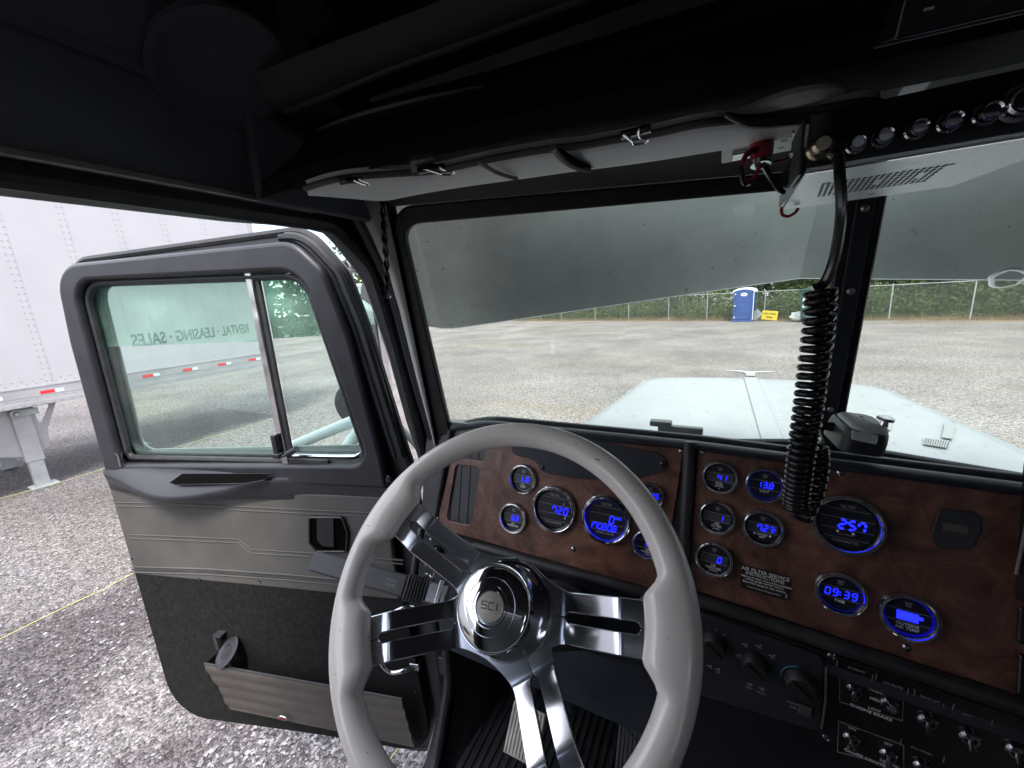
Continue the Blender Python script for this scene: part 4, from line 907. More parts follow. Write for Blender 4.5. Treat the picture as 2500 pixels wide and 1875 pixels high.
small_g(FB, 1750, 1264, 1702, 1798, '1', ['AIR', 'FILTER', 'IN H2O'], 'small gauge reading 1 above AIR FILTER', right=.40)
g, G, R_ = small_g(FB, 1862, 1290, 1808, 1916, '7.2', ['LOAD', 'WT'], 'small gauge reading 7.2 above LOAD WT', right=.30)
m = MB(); m.lathe(G.at(-R_*.48, -R_*.50, .0028), [(R_*.07, 0), (R_*.07, .001), (0, .0012)], 14); m.lathe(G.at(R_*.48, -R_*.50, .0028), [(R_*.07, 0), (R_*.07, .001), (0, .0012)], 14); m.out('push_button', 'white_ink', g)
join_text('unit_lettering', G, [('WT', R_*.13, R_*.60, R_*.15), ('X1000', R_*.11, R_*.64, -R_*.0), ('PSI', R_*.13, R_*.60, -R_*.18)], 'blue_glow', g, .0029)
small_g(FB, 1742, 1366, 1693, 1791, '.0', ['AIR', 'PRESSURE', '0-150 PSI'], 'small gauge reading .0 above AIR PRESSURE', right=.50)
g, G, R_ = gauge(FB, None, 2068, 1282, 1971, 2166, '', [], 'largest gauge, a pyrometer reading 257', False)
m = MB(); digits(m, G.at(0, 0, .0030), '257', R_*.62, -.02*R_, R_*.38, th=.24, gap=.30); m.out('digits', 'blue_glow', g)
join_text('lettering', G, [('TELTEK', R_*.16, 0, R_*.75), ('PYROMETER', R_*.16, 0, -R_*.76), ('HIGH TEMP SET', R_*.075, 0, -R_*.46)], 'dim_white', g, .0029)
m = MB(); m.lathe(G.at(-R_*.28, -R_*.36, .0028), [(R_*.055, 0), (R_*.05, .001), (0, .0012)], 14); m.lathe(G.at(R_*.25, -R_*.36, .0028), [(R_*.055, 0), (R_*.05, .001), (0, .0012)], 14); m.out('push_button', 'white_ink', g)
g, G, R_ = small_g(FB, 2052, 1451, 1983, 2121, '09:39', ['TIME'], 'clock gauge reading 09:39 above TIME', glow=1, right=.80)
g, G, R_ = small_g(FB, 2219, 1508, 2139, 2301, '88', ['OUTSIDE', 'AIR TEMP'], 'lowest gauge with glowing blue ring above OUTSIDE AIR TEMP', glow=2, right=.36)
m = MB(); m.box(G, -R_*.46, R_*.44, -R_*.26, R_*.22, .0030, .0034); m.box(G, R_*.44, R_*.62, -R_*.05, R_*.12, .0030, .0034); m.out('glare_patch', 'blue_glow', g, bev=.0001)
# service sticker
sk = [(1811, 1377), (1928, 1406), (1925, 1465), (1805, 1432)]
sA = [b(*p) for p in sk]; wS = sA[1][0]-sA[0][0]; hS = ((sA[0][1]-sA[3][1])+(sA[1][1]-sA[2][1]))/2; xS = (sA[0][0]+sA[1][0]+sA[2][0]+sA[3][0])/4; yS = sum(p[1] for p in sA)/4
FSt = FB.at(xS, yS, .0032)
st_ = plate('service_sticker', FSt, rpoly([(-wS/2, -hS/2, .003), (wS/2, -hS/2, .003), (wS/2, hS/2, .003), (-wS/2, hS/2, .003)], 3), 'ink', dash.parent, .0004, label='black sticker of air filter service instructions')
join_text('sticker_lettering', FSt, [('AIR FILTER SERVICE', .0085, 0, hS*.36, .98), ('INSTRUCTIONS', .0085, 0, hS*.20, .98), ('Replace air filter when yellow indicator', .0048, wS*.03, hS*.045), ('of filter gauge reaches redline.', .0048, 0, -hS*.06),
          ('Reset filter gauge at each service.', .0048, 0, -hS*.185), ('Contact Products Inc. Memphis, IN 47143', .0029, 0, -hS*.37), ('63645', .003, wS*.46, -hS*.32, 1, 'CENTER', R(90))], 'label_white', st_, .0003, .0001)
m = MB(); m.lathe(FSt.at(-wS*.43, hS*.045, .0004), [(.0014, 0), (.0014, .0002)], 10); m.lathe(FSt.at(-wS*.43, -hS*.185, .0004), [(.0014, 0), (.0014, .0002)], 10); m.out('bullet', 'label_white', st_)
# dark magnet pad on the wood and two plugged holes, pointed scuff
pq = [(2290, 1240), (2385, 1250), (2395, 1290), (2370, 1335), (2290, 1340), (2270, 1310)]
pd_ = plate('magnet_pad', FB, rpoly([(*b(x, y), .008) for x, y in pq]), 'black_plastic', T, .003, .0045, bev=.001, label='dark square phone magnet pad stuck on the wood panel')
m = MB(); c_ = b(2330, 1288); m.box(FB, c_[0]-.014, c_[0]+.012, c_[1]-.005, c_[1]+.006, .006, .0066); m.out('pad_insert', 'pocket_vinyl', pd_)
# column of switches at the far right
xr = b(2478, 1300)[0]
m = MB(); m.box(FB, b(2492, 1150)[0], b(2492, 1150)[0]+.25, b(2480, 1462)[1], b(2486, 1120)[1], .0, .05); ds = m.out('display_housing', 'gloss_black', T, bev=.006)
MB().tube([FB.w(*b(2497, 1160), .03), FB.w(*b(2480, 1250), .03), FB.w(*b(2462, 1390), .02)], .0022, 8).out('bright_edge', 'steel', ds)
for (ya, yb) in ((1475, 1565), (1590, 1690)):
    A0 = b(2478, (ya+yb)/2); hgt = abs(b(2478, ya)[1]-b(2478, yb)[1])/2
    m = MB(); m.box(FB, A0[0], A0[0]+.09, A0[1]-hgt, A0[1]+hgt, 0, .008); r_ = m.out('rocker_switch', 'gloss_black', T, bev=.004)
    MB().tube([FB.w(A0[0]+.020, A0[1]+hgt*.55, .009), FB.w(A0[0]+.016, A0[1]+hgt*.2, .0095), FB.w(A0[0]+.018, A0[1]-hgt*.2, .009)], .0012, 6).out('switch_highlight', 'steel', r_)  # steel strip stands in for the curved highlight on the switch
# ---- lower dash: left knee panel, column cover
q = FA.w(0, pbl[1]-.028, 0)
FK = Fr(q, X, V((0, -.10, 1)))
m = MB(); m.box(FK, -.70, -.02, -.42, 0, -.04, 0); m.out('knee_panel', 'navy_plastic', dash, bev=.006)
rows = []
for i in range(24):
    x = -.40+.36*i/23; t = i/23
    r = []
    for k in range(8): s = k/7; r.append(FK.w(x, -.012-.16*s, .004+.055*math.sin(math.pi*t)*math.sin(math.pi*(s*.7+.15))))
    rows.append(r)
MB().grid(rows).out('column_cover', 'navy_plastic', dash, ang=80)
kf = lambda x, y: FK.px(x, y)
m = MB(); c_ = [kf(1110, 1312), kf(1330, 1368), kf(1290, 1380), kf(1130, 1345)]
plate('trim_plate', FK, [(p[0], p[1]) for p in [kf(1090, 1306), kf(1360, 1378), kf(1335, 1392), kf(1200, 1372), kf(1120, 1350)]], 'door_frame_paint', dash, .003, .062, bev=.0008)
# ignition lock & knob plate left of column
ig = kf(1074, 1340); FI = FK.at(ig[0], ig[1], .0)
kp = plate('ignition_plate', FK, rpoly([(*kf(1020, 1290), .01), (*kf(1160, 1320), .01), (*kf(1150, 1420), .01), (*kf(1020, 1400), .01)]), 'navy_plastic', dash, .006, .006, bev=.002)
MB().lathe(FI, [(.017, .006), (.017, .013), (.0145, .018), (.012, .018), (.012, .015), (.0, .015)], 30).out('ignition_lock', 'gloss_black', T)
kn = kf(1121, 1378); MB().lathe(FK.at(kn[0], kn[1], .006), [(.019, 0), (.0185, .010), (.0165, .014), (.0, .015)], 30).out('headlamp_knob', 'gloss_black', T)
m = MB(); screw(m, FK, *kf(1057, 1312), .0035, .009); m.out('screw', 'steel', dash)
MB().tube(catmull([hX(x, y, -.60) for x, y in [(1030, 1290), (1020, 1340), (1012, 1400), (1014, 1450)]], 6), .009, 10).out('cable_conduit', 'black_plastic', dash)
# ---- lower right: climate and switch panel (black)
FC = Fr(FB.w(0, q4[1]-.034, .0), uB, V((0, -.02, 1)))
c = lambda x, y: FC.px(x, y)
m = MB(); m.box(FC, .0, 1.0, -.46, 0, -.06, 0); m.out('switch_panel', 'gloss_black', T, bev=.004)
cl = plate('climate_panel', FC, rpoly([(*c(1700, 1490), .004), (*c(2010, 1600), .012), (*c(2002, 1782), .012), (*c(1700, 1690), .004)]), 'black_plastic', T, .006, .005, bev=.002, label='black climate control panel with three knobs')
MB().tube([FC.w(*c(2016, 1620), .007), FC.w(*c(2014, 1700), .007), FC.w(*c(2005, 1770), .007)], .0018, 8).out('panel_edge', 'steel', cl)
def knob(x, y, r):
    k = c(x, y); G = FC.at(k[0], k[1], .008)
    o = MB().lathe(G, [(r, 0), (r*.97, .004), (r*.88, .016), (r*.80, .018), (0, .018)], 36, cap=False).out('control_knob', 'rubber', T)
    m = MB(); m.box(G.at(0, 0, .018, R(-40)), -r*.85, r*.85, -.0022, .0022, 0, .005); m.out('grip_bar', 'rubber', o, bev=.001); return G, o
G1, k1 = knob(1843, 1610, .0215); G2, k2 = knob(1955, 1655, .0245); G3, k3 = knob(1745, 1560, .0215)
m = MB(); MB().tube([G2.w(.028*math.cos(t), .028*math.sin(t), -.001) for t in [R(100+8*i) for i in range(12)]], .0016, 6).out('cold_arc', 'blue_arc' if 'blue_arc' in MT else 'navy_plastic', cl)
m = MB()
def icon(x, y, s=.006):
    m = MB(); k = c(x, y); G = FC.at(k[0], k[1], .0084); m.box(G, -s*.7, s*.3, -s*.15, s*.15, 0, .0003); m.lathe(G.at(s*.6, s*.4, 0), [(s*.28, 0), (s*.28, .0003)], 8); m.box(G, s*.1, s*.9, -s*.6, -s*.35, 0, .0003); m.box(G, -s*.1, s*.1, -s*.5, s*.2, 0, .0003); m.out('climate_icon', 'dim_white', cl)
for x, y in [(1818, 1565), (1851, 1568), (1883, 1592), (1802, 1591), (1829, 1661), (1858, 1671), (1752, 1625), (1732, 1617)]: icon(x, y)
join_text('lettering', FC, [('1', .006, *c(1731, 1526)), ('2', .006, *c(1750, 1529)), ('3', .006, *c(1769, 1542)), ('FRESH', .0042, *c(1829, 1670)), ('RECIRC', .0042, *c(1858, 1682)), ('NORM', .0055, *c(1934, 1706)), ('OFF', .0055, *c(1936, 1717)), ('ON', .0042, *c(1754, 1633))], 'dim_white', cl, .0084)
kk = c(1962, 1722); m = MB(); m.box(FC.at(kk[0], kk[1], .0084), -.008, .010, -.010, .010, 0, .003); m.out('rocker_button', 'steel', cl, bev=.001)
# toggle plates
def outline(pts, nm='plate_outline', r=.0007): MB().tube([FC.w(*c(x, y), .001) for x, y in rpo(pts)], r, 6, closed=True).out(nm, 'dim_white', tp)
def rpo(pts): return pts
tp = plate('toggle_plate', FC, [c(x, y) for x, y in [(2048, 1645), (2206, 1705), (2200, 1760), (2050, 1712)]], 'ink', T, .002, .001, label='engine brake switch plate')
outline([(2050, 1646), (2206, 1704), (2203, 1758), (2050, 1712)])
join_text('lettering', FC, [('ON', .0065, *c(2084, 1662)), ('HIGH', .0065, *c(2137, 1685)), ('MED', .0065, *c(2136, 1706)), ('LOW', .0065, *c(2134, 1730)), ('ENGINE BRAKE', .0075, *c(2125, 1737))], 'white_ink', tp, .0014)
tp2 = plate('toggle_plate', FC, [c(x, y) for x, y in [(2048, 1760), (2206, 1818), (2206, 1875), (2046, 1832)]], 'ink', T, .002, .001, label='cruise control switch plate')
tp_, tp = tp, tp2
outline([(2048, 1760), (2206, 1818), (2206, 1876), (2044, 1834)])
join_text('lettering', FC, [('ON', .0065, *c(2080, 1777)), ('OFF', .0065, *c(2078, 1825)), ('SET', .0065, *c(2168, 1815)), ('RESUME', .0065, *c(2170, 1862)), ('CRUISE CONTROL', .0075, *c(2120, 1852))], 'white_ink', tp2, .0014)
for (x, y, dy) in [(2084, 1682, 20), (2171, 1716, -4), (2078, 1800, 4), (2168, 1840, 18), (2264, 1757, 18), (2366, 1798, 40), (2480, 1830, 20), (2250, 1870, 10)]:
    k = c(x, y); G = FC.at(k[0], k[1], .001)
    o = MB().lathe(G, [(.012, 0), (.012, .003), (.0095, .006), (.0065, .006), (.0065, .003), (0, .003)], 28).out('toggle_switch', 'dark_chrome', T)
    tilt = -.010 if dy > 0 else .007
    MB().tube([G.w(0, 0, .003), G.w(0, tilt*.5, .010), G.w(0, tilt*.8, .0165)], [.0028, .0038, .0048], 12).out('toggle_bat', 'chrome', o)
# recessed tell-tale tags above the toggles
tg = []
for i, (x, y, s) in enumerate([(2090, 1634, 'AC BRAKE'), (2180, 1672, 'A/C BRAKE'), (2270, 1706, 'DRIVE LIFT'), (2360, 1745, 'AXLE'), (2250, 1832, '5TH WHEEL')]):
    k = c(x, y); tg.append((s, .0045, k[0], k[1]))
    m = MB(); wd = .024
    for sg in (-1, 1): MB().box(FC.at(*k, .0005), sg*wd-.0004, sg*wd+.0004, -.006, .006, 0, .0006).out('tag_edge', 'dim_white', tp_)
    
join_text('tag_lettering', FC, tg, 'dim_white', tp_, .0008)
screws([(FC, *c(x, y), 0) for x, y in [(2031, 1602), (2018, 1801)]], .0045, 'dark_chrome', T)
# ---- pedals and footwell
def pedal(px0, z0, w, h, tilt, name, mt, lab, y0):
    P = hit(px0[0], px0[1], (0, y0, 0), Y); F = Fr(P, X, V((0, math.sin(tilt), math.cos(tilt))))
    m = MB(); m.box(F, -w/2, w/2, -h/2, h/2, -.012, 0); o = m.out(name, mt, T, lab, bev=.004)
    m = MB()
    for i in range(int(w/.010)): m.box(F, -w/2+.004+i*.010, -w/2+.008+i*.010, -h/2+.005, h/2-.005, 0, .003)
    m.out('tread', mt, o); MB().tube([F.w(0, h/2, -.012), F.w(0, h/2+.1, .02), F.w(0, h/2+.35, .12)], .012, 10).out('pedal_arm', 'black_plastic', o); return F, o
F_, o_ = pedal((1280, 1790), 0, .10, .12, .75, 'clutch_pedal', 'pad_worn', 'worn bare clutch pedal behind the bottom spoke', .74)
F_, o_ = pedal((1570, 1800), 0, .13, .24, .6, 'accelerator_pedal', 'rubber', 'ribbed black pedal with oval emblem', .86)
MB().tube([F_.w(.045*math.cos(t), .01+.022*math.sin(t), .004) for t in [2*math.pi*i/28 for i in range(28)]], .0018, 6, closed=True).out('oval_emblem', 'black_plastic', o_)
q = hY(1395, 1700, .9); m = MB(); m.tube([q+V((.02, 0, .14)), q, q+V((-.01, .04, -.1))], [.018, .02, .02], 12); m.out('pedal_link', 'black_plastic', T)
# ================================================================ OUTSIDE OF THE TRUCK: visor, hood, wipers, mirror
# drop visor in two wings, V-shaped like the glass
def vis_edge(x): return V((x, 1.46-.25*abs(x-XC), 2.460-.093*abs(x-XC)))
for sg in (-1, 1):
    rows = []; n_ = 40
    for i in range(n_+1):
        d = 1.29*i/n_; x = XC+sg*d; r = []
        e = min(1, max(0, (d-1.05)/.26)); lift = .24*(1-math.sqrt(max(0, 1-e*e)))          # rounded outer corner
        lo = vis_edge(x); up = V((XC+sg*d*(1-.26*min(1, d/1.29)**2), .99-.22*d, 2.775-.02*d))
        lo.z += lift; lo.y -= .12*e*e
        endroll = .07*max(0, (d-1.04)/.25)**2
        for k in range(15):
            t = k/14; p = lo.lerp(up, t); p += V((0, .05, .03))*(math.sin(math.pi*t)) ; p.y -= endroll; r.append(p)
        rows.append(r)
    vz_ = MB().slab(rows, V((0, .006, .006))).out('sun_visor', 'visor_metal', T, 'long drooping outside sun visor, its underside scuffed and dusty' if sg < 0 else 'passenger half of the outside sun visor with a pale ring mark', ang=60)
    MB().slab([[V(r[0])+V((0, .0, -.001)), V(r[0])+V((0, .030, .007))] for r in rows[:int(n_*.90)]], V((0, 0, -.0015))).out('visor_lip', 'lip_white', vz_)
    if sg > 0:
        q = hit(2455, 640, vis_edge(.68).lerp(V((.68, .98-.22*.385, 2.76)), .22), V((0, -.55, -.83)).normalized()); Fq = Fr(q+V((0, -.02, -.035)), V((1, -.25, 0)), V((0, -.83, .55)))
        rr_ = [Fq.w((.024+.002*math.sin(5*t))*math.cos(t), (.034+.002*math.cos(3*t))*math.sin(t), 0) for t in [2*math.pi*i/30 for i in range(30)]]
        MB().tube(rr_, .0045, 6, closed=True, flat=.3).out('ring_mark', 'ring_wear', vz_)
# hood: crowned, tapering forward
rows = []
hy = [1.22, 1.5, 1.8, 2.1, 2.4, 2.6, 2.75, 2.87, 2.95, 3.0, 3.03, 3.045]
for i, y in enumerate(hy):
    hw = .89-.195*(y-1.22)/1.53; 
    if y > 2.75: hw = .695-.55*((y-2.75)/.30)**2.6
    zt = 1.852
    if y > 2.9: zt -= .06*((y-2.9)/.145)**2
    r = []
    for k in range(-14, 15):
        s = k/14; x = XC+hw*s; z = zt-.012*abs(s)**2-(.0 if abs(s) < .9 else .05*((abs(s)-.9)/.1)**2); r.append(V((x, y, z)))
    zb = 1.1; r = [V((r[0].x-.05, y, zb)), V((r[0].x-.03, y, 1.5)), V((r[0].x-.006, y, 1.74))]+r+[V((r[-1].x+.006, y, 1.74)), V((r[-1].x+.03, y, 1.5)), V((r[-1].x+.05, y, zb))]
    rows.append(r)
rows.append([V((p.x, 3.06, p.z-.05 if p.z > 1.3 else p.z)) for p in rows[-1]])
hood = MB().grid(rows).out('hood', 'white_paint', T, 'long white riveted hood', ang=50)
m = MB(); m.box(Fr((XC, 3.055, 0), X, Z), -.33, .33, .9, 1.72, 0, .03); m.out('grille', 'worn_chrome', T, bev=.01)
sy = lambda y: 1.852
m = MB(); m.slab([[V((XC-.040, y, sy(y)+.0005)), V((XC-.036, y, sy(y)+.006)), V((XC+.036, y, sy(y)+.006)), V((XC+.040, y, sy(y)+.0005))] for y in (1.22, 1.8, 2.4, 2.93)], V((0, 0, .001))); m.out('centre_strip', 'white_paint', hood, ang=20)
m = MB()
for i in range(34):
    y = 1.3+i*.049
    for x in (XC-.058, XC+.060): m.lathe(Fr((x, y, sy(y)-.0005), X, Y), [(.0055, 0), (.004, .0022), (0, .003)], 8, cap=False)
for s in (-1, 1):
    for i in range(12): y = 2.2+i*.06; hw = .89-.195*(y-1.22)/1.53; m.lathe(Fr((XC+s*hw*.93, y, sy(y)-.011), X, Y), [(.0055, 0), (.004, .0022), (0, .003)], 8, cap=False)
m.out('rivet', 'steel', hood)
def louver(p4, nb, vert):
    P = [hZ(x, y, 1.852) for x, y in p4]; m = MB(); d = MB()
    for i in range(nb):
        t0, t1 = i/nb, (i+.55)/nb
        if vert: A, B, C, D_ = P[0].lerp(P[3], t0), P[1].lerp(P[2], t0), P[1].lerp(P[2], t1), P[0].lerp(P[3], t1)
        else: A, B, C, D_ = P[0].lerp(P[1], t0), P[0].lerp(P[1], t1), P[3].lerp(P[2], t1), P[3].lerp(P[2], t0)
        up_ = V((0, 0, .006)); m.add([A, B, C, D_, A+up_, B+up_, C+up_*.2, D_+up_*.2], [(0, 1, 2, 3), (4, 7, 6, 5), (0, 4, 5, 1), (1, 5, 6, 2), (2, 6, 7, 3), (3, 7, 4, 0)])
    lo_ = m.out('louvre', 'white_paint', hood)
    k = V((0, 0, .0015)); MB().add([p+k for p in P], [(0, 1, 2, 3)]).out('louvre_gap', 'rubber', hood)
louver([(2158, 1015), (2181, 1018), (2174, 1052), (2152, 1049)], 10, True); louver([(2307, 1033), (2332, 1037), (2325, 1074), (2299, 1070)], 10, True)
louver([(2134, 1052), (2161, 1055), (2158, 1071), (2132, 1066)], 6, False); louver([(2258, 1070), (2318, 1079), (2312, 1095), (2254, 1086)], 10, False)
orn = MB(); q = V((XC, 2.97, 1.835)); orn.box(Fr(q, X, Z), -.03, .03, 0, .035, -.03, .03); orn.tube([q+V((-.14, 0, .055)), q+V((-.05, 0, .048)), q+V((0, 0, .04)), q+V((.05, 0, .048)), q+V((.14, 0, .055))], [.004, .009, .012, .009, .004], 10); orn.out('hood_ornament', 'worn_chrome', T, bev=.002)
# cowl, wiper pivots
m = MB(); m.box(Fr((XC, 1.15, 0), X, Z), -.95, .95, 1.70, 1.865, -.12, .10); m.out('cowl', 'white_paint', T, bev=.02)
m = MB()
for px_ in (1620,):
    q = hZ(px_, 1040, 1.93); F = Fr(q, X, Y); m.box(F, -.05, .03, -.02, .02, 0, .022); m.box(F, -.02, .14, -.015, .015, -.02, .006)
m.out('wiper_pivot', 'black_plastic', T, bev=.006)
# mirror on its bracket, ahead of the door
MX = V((-1.245, 1.10, 0)); 
FM = Fr((-1.225, 1.08, 2.30), V((1, .25, 0)), Z)
m = MB(); m.box(FM, -.085, .085, -.235, .245, -.05, .012); mr = m.out('side_mirror', 'chrome', T, 'tall chrome side mirror seen past the open door', bev=.02)
plate('mirror_glass', Fr((-1.225, 1.08, 2.30), V((1, .25, 0)), Z), rpoly([(-.075, -.225, .02), (.075, -.225, .02), (.075, .235, .02), (-.075, .235, .02)]), 'chrome', mr, .003, .015)
arm = [V((-1.20, 1.12, 2.55)), V((-1.20, 1.14, 2.62)), V((-1.02, 1.08, 2.655)), V((-.80, .90, 2.665))]
MB().tube(catmull(arm, 6), .014, 10).out('mirror_arm', 'worn_chrome', mr)
arm = [V((-1.20, 1.12, 2.07)), V((-1.18, 1.14, 2.0)), V((-1.0, 1.06, 1.94)), V((-.83, .95, 1.92))]
MB().tube(catmull(arm, 6), .012, 10).out('mirror_arm', 'black_plastic', mr)
m = MB(); m.sphere(hX(842, 642, -1.05), .022); m.sphere(hX(868, 655, -1.05), .018); m.out('mirror_ball', 'worn_chrome', mr)
# intake canister and polished tubes seen through the vent glass
q = V((-1.62, 1.22, 1.98)); cq = hY(862, 988, 1.12); cn = MB().lathe(Fr(cq, V((1, .25, 0)), Z), [(.0, -.03), (.05, -.028), (.085, -.015), (.092, .0), (.085, .006), (.0, .006)], 36, cap=False).out('spot_mirror', 'gloss_black', T)
g0, g1 = hX(640, 1118, -1.75), hX(872, 1022, -1.30)
MB().tube([hit(620, 1128, (0, .98, 0), Y), hit(872, 1024, (0, 1.02, 0), Y)], .024, 14).out('support_tube', 'lip_white', T)
MB().tube([hit(820, 1125, (0, .95, 0), Y), hit(884, 1044, (0, 1.0, 0), Y)], .024, 14).out('support_tube', 'lip_white', T)
# fuel tank steps and body below the door so the cab stands on something
m = MB(); m.box(Fr((-.60, .2, 0), Y, Z), -2.0, .6, .35, .80, -.3, .3); m.out('fuel_tank', 'worn_chrome', T, bev=.12)
m = MB(); m.box(Fr((XC, -1.9, 0), X, Z), -.95, .95, .9, 3.3, -1.0, .35); m.out('sleeper', 'white_paint', T, bev=.05)
for x_ in (-.65, 1.08):
    for y_ in (2.35, -3.6):
        wh = MB().lathe(Fr((x_, y_, .52), Y, Z), [(.0, -.14), (.30, -.14), (.48, -.14), (.52, -.10), (.52, .10), (.48, .14), (.30, .14), (.28, .05), (.0, .05)], 40, cap=False).out('wheel', 'rubber', T)
        MB().lathe(Fr((x_, y_, .52), Y, Z), [(.0, -.145), (.12, -.15), (.285, -.146)], 32, cap=False).out('rim', 'chrome', wh)
# ================================================================ THINGS INSIDE THE CAB THAT ARE NOT PART OF IT
# binder clips on the flap
def clip(body, hinge, wire_, lab):
    p = vz(*body[0], 2.612); e = empty('binder_clip', p, lab, 'binder clip', 'binder clips on the padded flap')
    B = [vz(*q, 2.618) for q in body]; up_ = V((0, 0, -.006)); n = len(B)
    MB().add(B+[q+up_ for q in B], [tuple(range(n-1, -1, -1)), tuple(range(n, 2*n))]+[(i, (i+1) % n, (i+1) % n+n, i+n) for i in range(n)]).out('clip_body', 'ink', e, bev=.001)
    MB().tube([vz(*q, 2.609) for q in hinge], .0038, 10).out('clip_spine', 'gloss_black', e)
    MB().tube(catmull([vz(*q, 2.604) for q in wire_], 5), .0012, 8).out('wire_handle', 'chrome', e)
clip([(824, 429), (858, 425), (860, 436), (828, 441)], [(845, 441), (884, 439)], [(862, 440), (880, 448), (896, 453), (902, 451), (898, 447), (884, 442), (876, 437)], 'smallest black binder clip, at the corner end of the grey flap')
clip([(999, 380), (1055, 370), (1060, 399), (1003, 411)], [(1022, 417), (1084, 406)], [(1031, 413), (1048, 417), (1078, 426), (1095, 427), (1109, 424), (1105, 419), (1085, 416), (1072, 408)], 'black binder clip left of the stitched pocket on the grey flap')
clip([(1514, 322), (1586, 304), (1591, 311), (1518, 331)], [(1516, 330), (1590, 312)], [(1520, 328), (1533, 338), (1542, 345), (1545, 352), (1560, 352), (1577, 348), (1581, 340), (1563, 337), (1558, 328), (1560, 316)], 'binder clip to the right of the stitched pocket, its handle hanging down')
# ---- CB radio
Y1, Y2 = .52, .753
zb = 2.45+.2055*Y1
A0, A1 = V((.140*Y1, Y1, zb)), V((.425*Y1+.06, Y1, zb))
cb = empty('cb_radio', (.17, .63, zb), 'black and silver two-way radio hung under the console, with perforated bottom', 'radio')
x0, x1 = .0735, .272; FCb = Fr((0, Y1, zb), X, Z)   # n = -Y
m = MB(); m.box(FCb, x0+.002, x1-.002, .003, .050, -.225, -.004); m.out('radio_case', 'gloss_black', cb, bev=.002)
Fbt = Fr((0, 0, zb), X, -Y)                            # n = -Z
pl_ = [(x0, -Y1+.004), (x1, -Y1+.004), (x1, -Y1-.10), (x1-.012, -Y1-.222), (x0+.008, -Y1-.228)]
plate('bottom_cover', Fbt, pl_, 'alu_plate', cb, .003, .0, bev=.0006)
m = MB(); m.box(FCb, x0, x1+.03, -.0015, .0028, -.004, .001); m.out('front_edge', 'chrome', cb, bev=.0008)
m = MB()
for i in range(20):
    for j in range(6):
        if j in (2, 3) and i % 7 == 3: continue
        x = x0+.028+i*.0052+j*.0018; y = Y1+.075+j*.0145
        m.box(Fr((x, y, zb-.0004), X, -Y), -.0012, .0012, -.0042, .0042, 0, .0004)
m.out('sound_slot', 'ink', cb)
m = MB()
for x, y in [(x0+.03, Y1+.07), (x0+.13, Y1+.07), (x0+.10, Y1+.19), (x0+.02, Y1+.19)]: m.tube([V((x+.003*math.cos(t), y+.003*math.sin(t), zb-.0005)) for t in [i*.4 for i in range(9)]], .0004, 4)
m.out('case_screw', 'steel', cb)
m = MB(); m.box(FCb, x0, x1+.03, .002, .052, -.004, .0); m.out('face_plate', 'gloss_black', cb, bev=.001)
for (px_, py_, rr) in [(2085, 362, .0058), (2150, 345, .0062), (2230, 325, .0062), (2310, 308, .0062), (2400, 288, .0066), (2482, 262, .0105)]:
    p = hY(px_, py_-4, Y1); G = Fr(p, X, Z); rr *= 1.35
    MB().lathe(G, [(rr, 0), (rr, .005), (rr*.85, .006), (rr*.82, .013), (rr*.7, .015), (rr*.55, .0135), (0, .0135)], 24).out('radio_knob', 'chrome', cb)
p = hY(1997, 368, Y1); G = Fr(p, X, Z); con = MB().lathe(G, [(.0105, 0), (.0105, .006), (.0085, .008), (.0085, .022), (.006, .024), (0, .024)], 28).out('mic_connector', 'brass', cb)
m = MB(); m.box(Fr((x0-.006, Y1+.02, zb), Y, Z), -.018, .05, -.001, .050, 0, .003); m.out('mounting_bracket', 'black_plastic', cb, bev=.001)
m = MB()
for z in (.02, .038): m.lathe(Fr((x0-.0125, Y1+.0, zb+z), Z, Y), [(.004, 0), (.003, .002), (0, .003)], 12, cap=False)
m.out('bracket_screw', 'steel', cb)
# ---- microphone with coiled cord
mic = empty('cb_microphone', hZ(2095, 1060, 2.185), 'grey handheld microphone lying on the dash top on a long black coiled cord', 'microphone')
def strand(pts, rad, turns, wr, nm):
    P = catmull(pts, 24); n = len(P); out = []; L_ = 0
    tot = turns*14
    for i in range(tot+1):
        f = i/tot*(n-1); f = (n-1)*((i/tot)*1.28-.28*(i/tot)**2); f = min(f, n-1.0001); k = min(int(f), n-2); c0 = P[k].lerp(P[k+1], f-k); t = (P[k+1]-P[k]).normalized()
        a_ = t.cross(Y).normalized(); b_ = t.cross(a_); ph = 2*math.pi*i/14
        rd = rad(i/tot) if callable(rad) else rad
        out.append(c0+a_*(rd*math.cos(ph))+b_*(rd*math.sin(ph)))
    MB().tube(out, wr, 7).out(nm, 'gloss_black', mic, ang=60)
cY = .485
ct = [hY(x, y, cY) for x, y in [(2003, 712), (1998, 800), (1985, 900), (1972, 1000), (1958, 1100), (1948, 1180), (1942, 1240)]]
strand(ct, lambda t: .0106-.001*t, 31, .0038, 'coiled_cord')
top = catmull([hY(2030, 372, Y1-.024), hY(2046, 385, .492), hY(2050, 430, .488), hY(2054, 500, .485), hY(2048, 570, .485), hY(2034, 640, .485), hY(2012, 690, .485), hY(1985, 706, .485)], 8)
MB().tube(top, .0046, 10).out('straight_cord', 'gloss_black', mic)
c2 = [hY(x, y, .505) for x, y in [(1956, 1262), (1978, 1225), (1990, 1180), (1996, 1130), (1994, 1095)]]
strand(c2, .0080, 11, .0034, 'coiled_cord')
MB().tube(catmull([hY(1942, 1240, cY), hY(1946, 1262, .49), hY(1956, 1262, .505)], 6), .003, 8).out('straight_cord', 'gloss_black', mic)
Pm = hY(2097, 1040, .83); ux_ = (hY(2138, 1066, .775)-hY(2066, 1006, .87)).normalized(); nm_ = V((.22, -.80, .56)); FMi = Fr(Pm, ux_, nm_.cross(ux_))
qm = FMi.w(-.012, -.058, -.014)
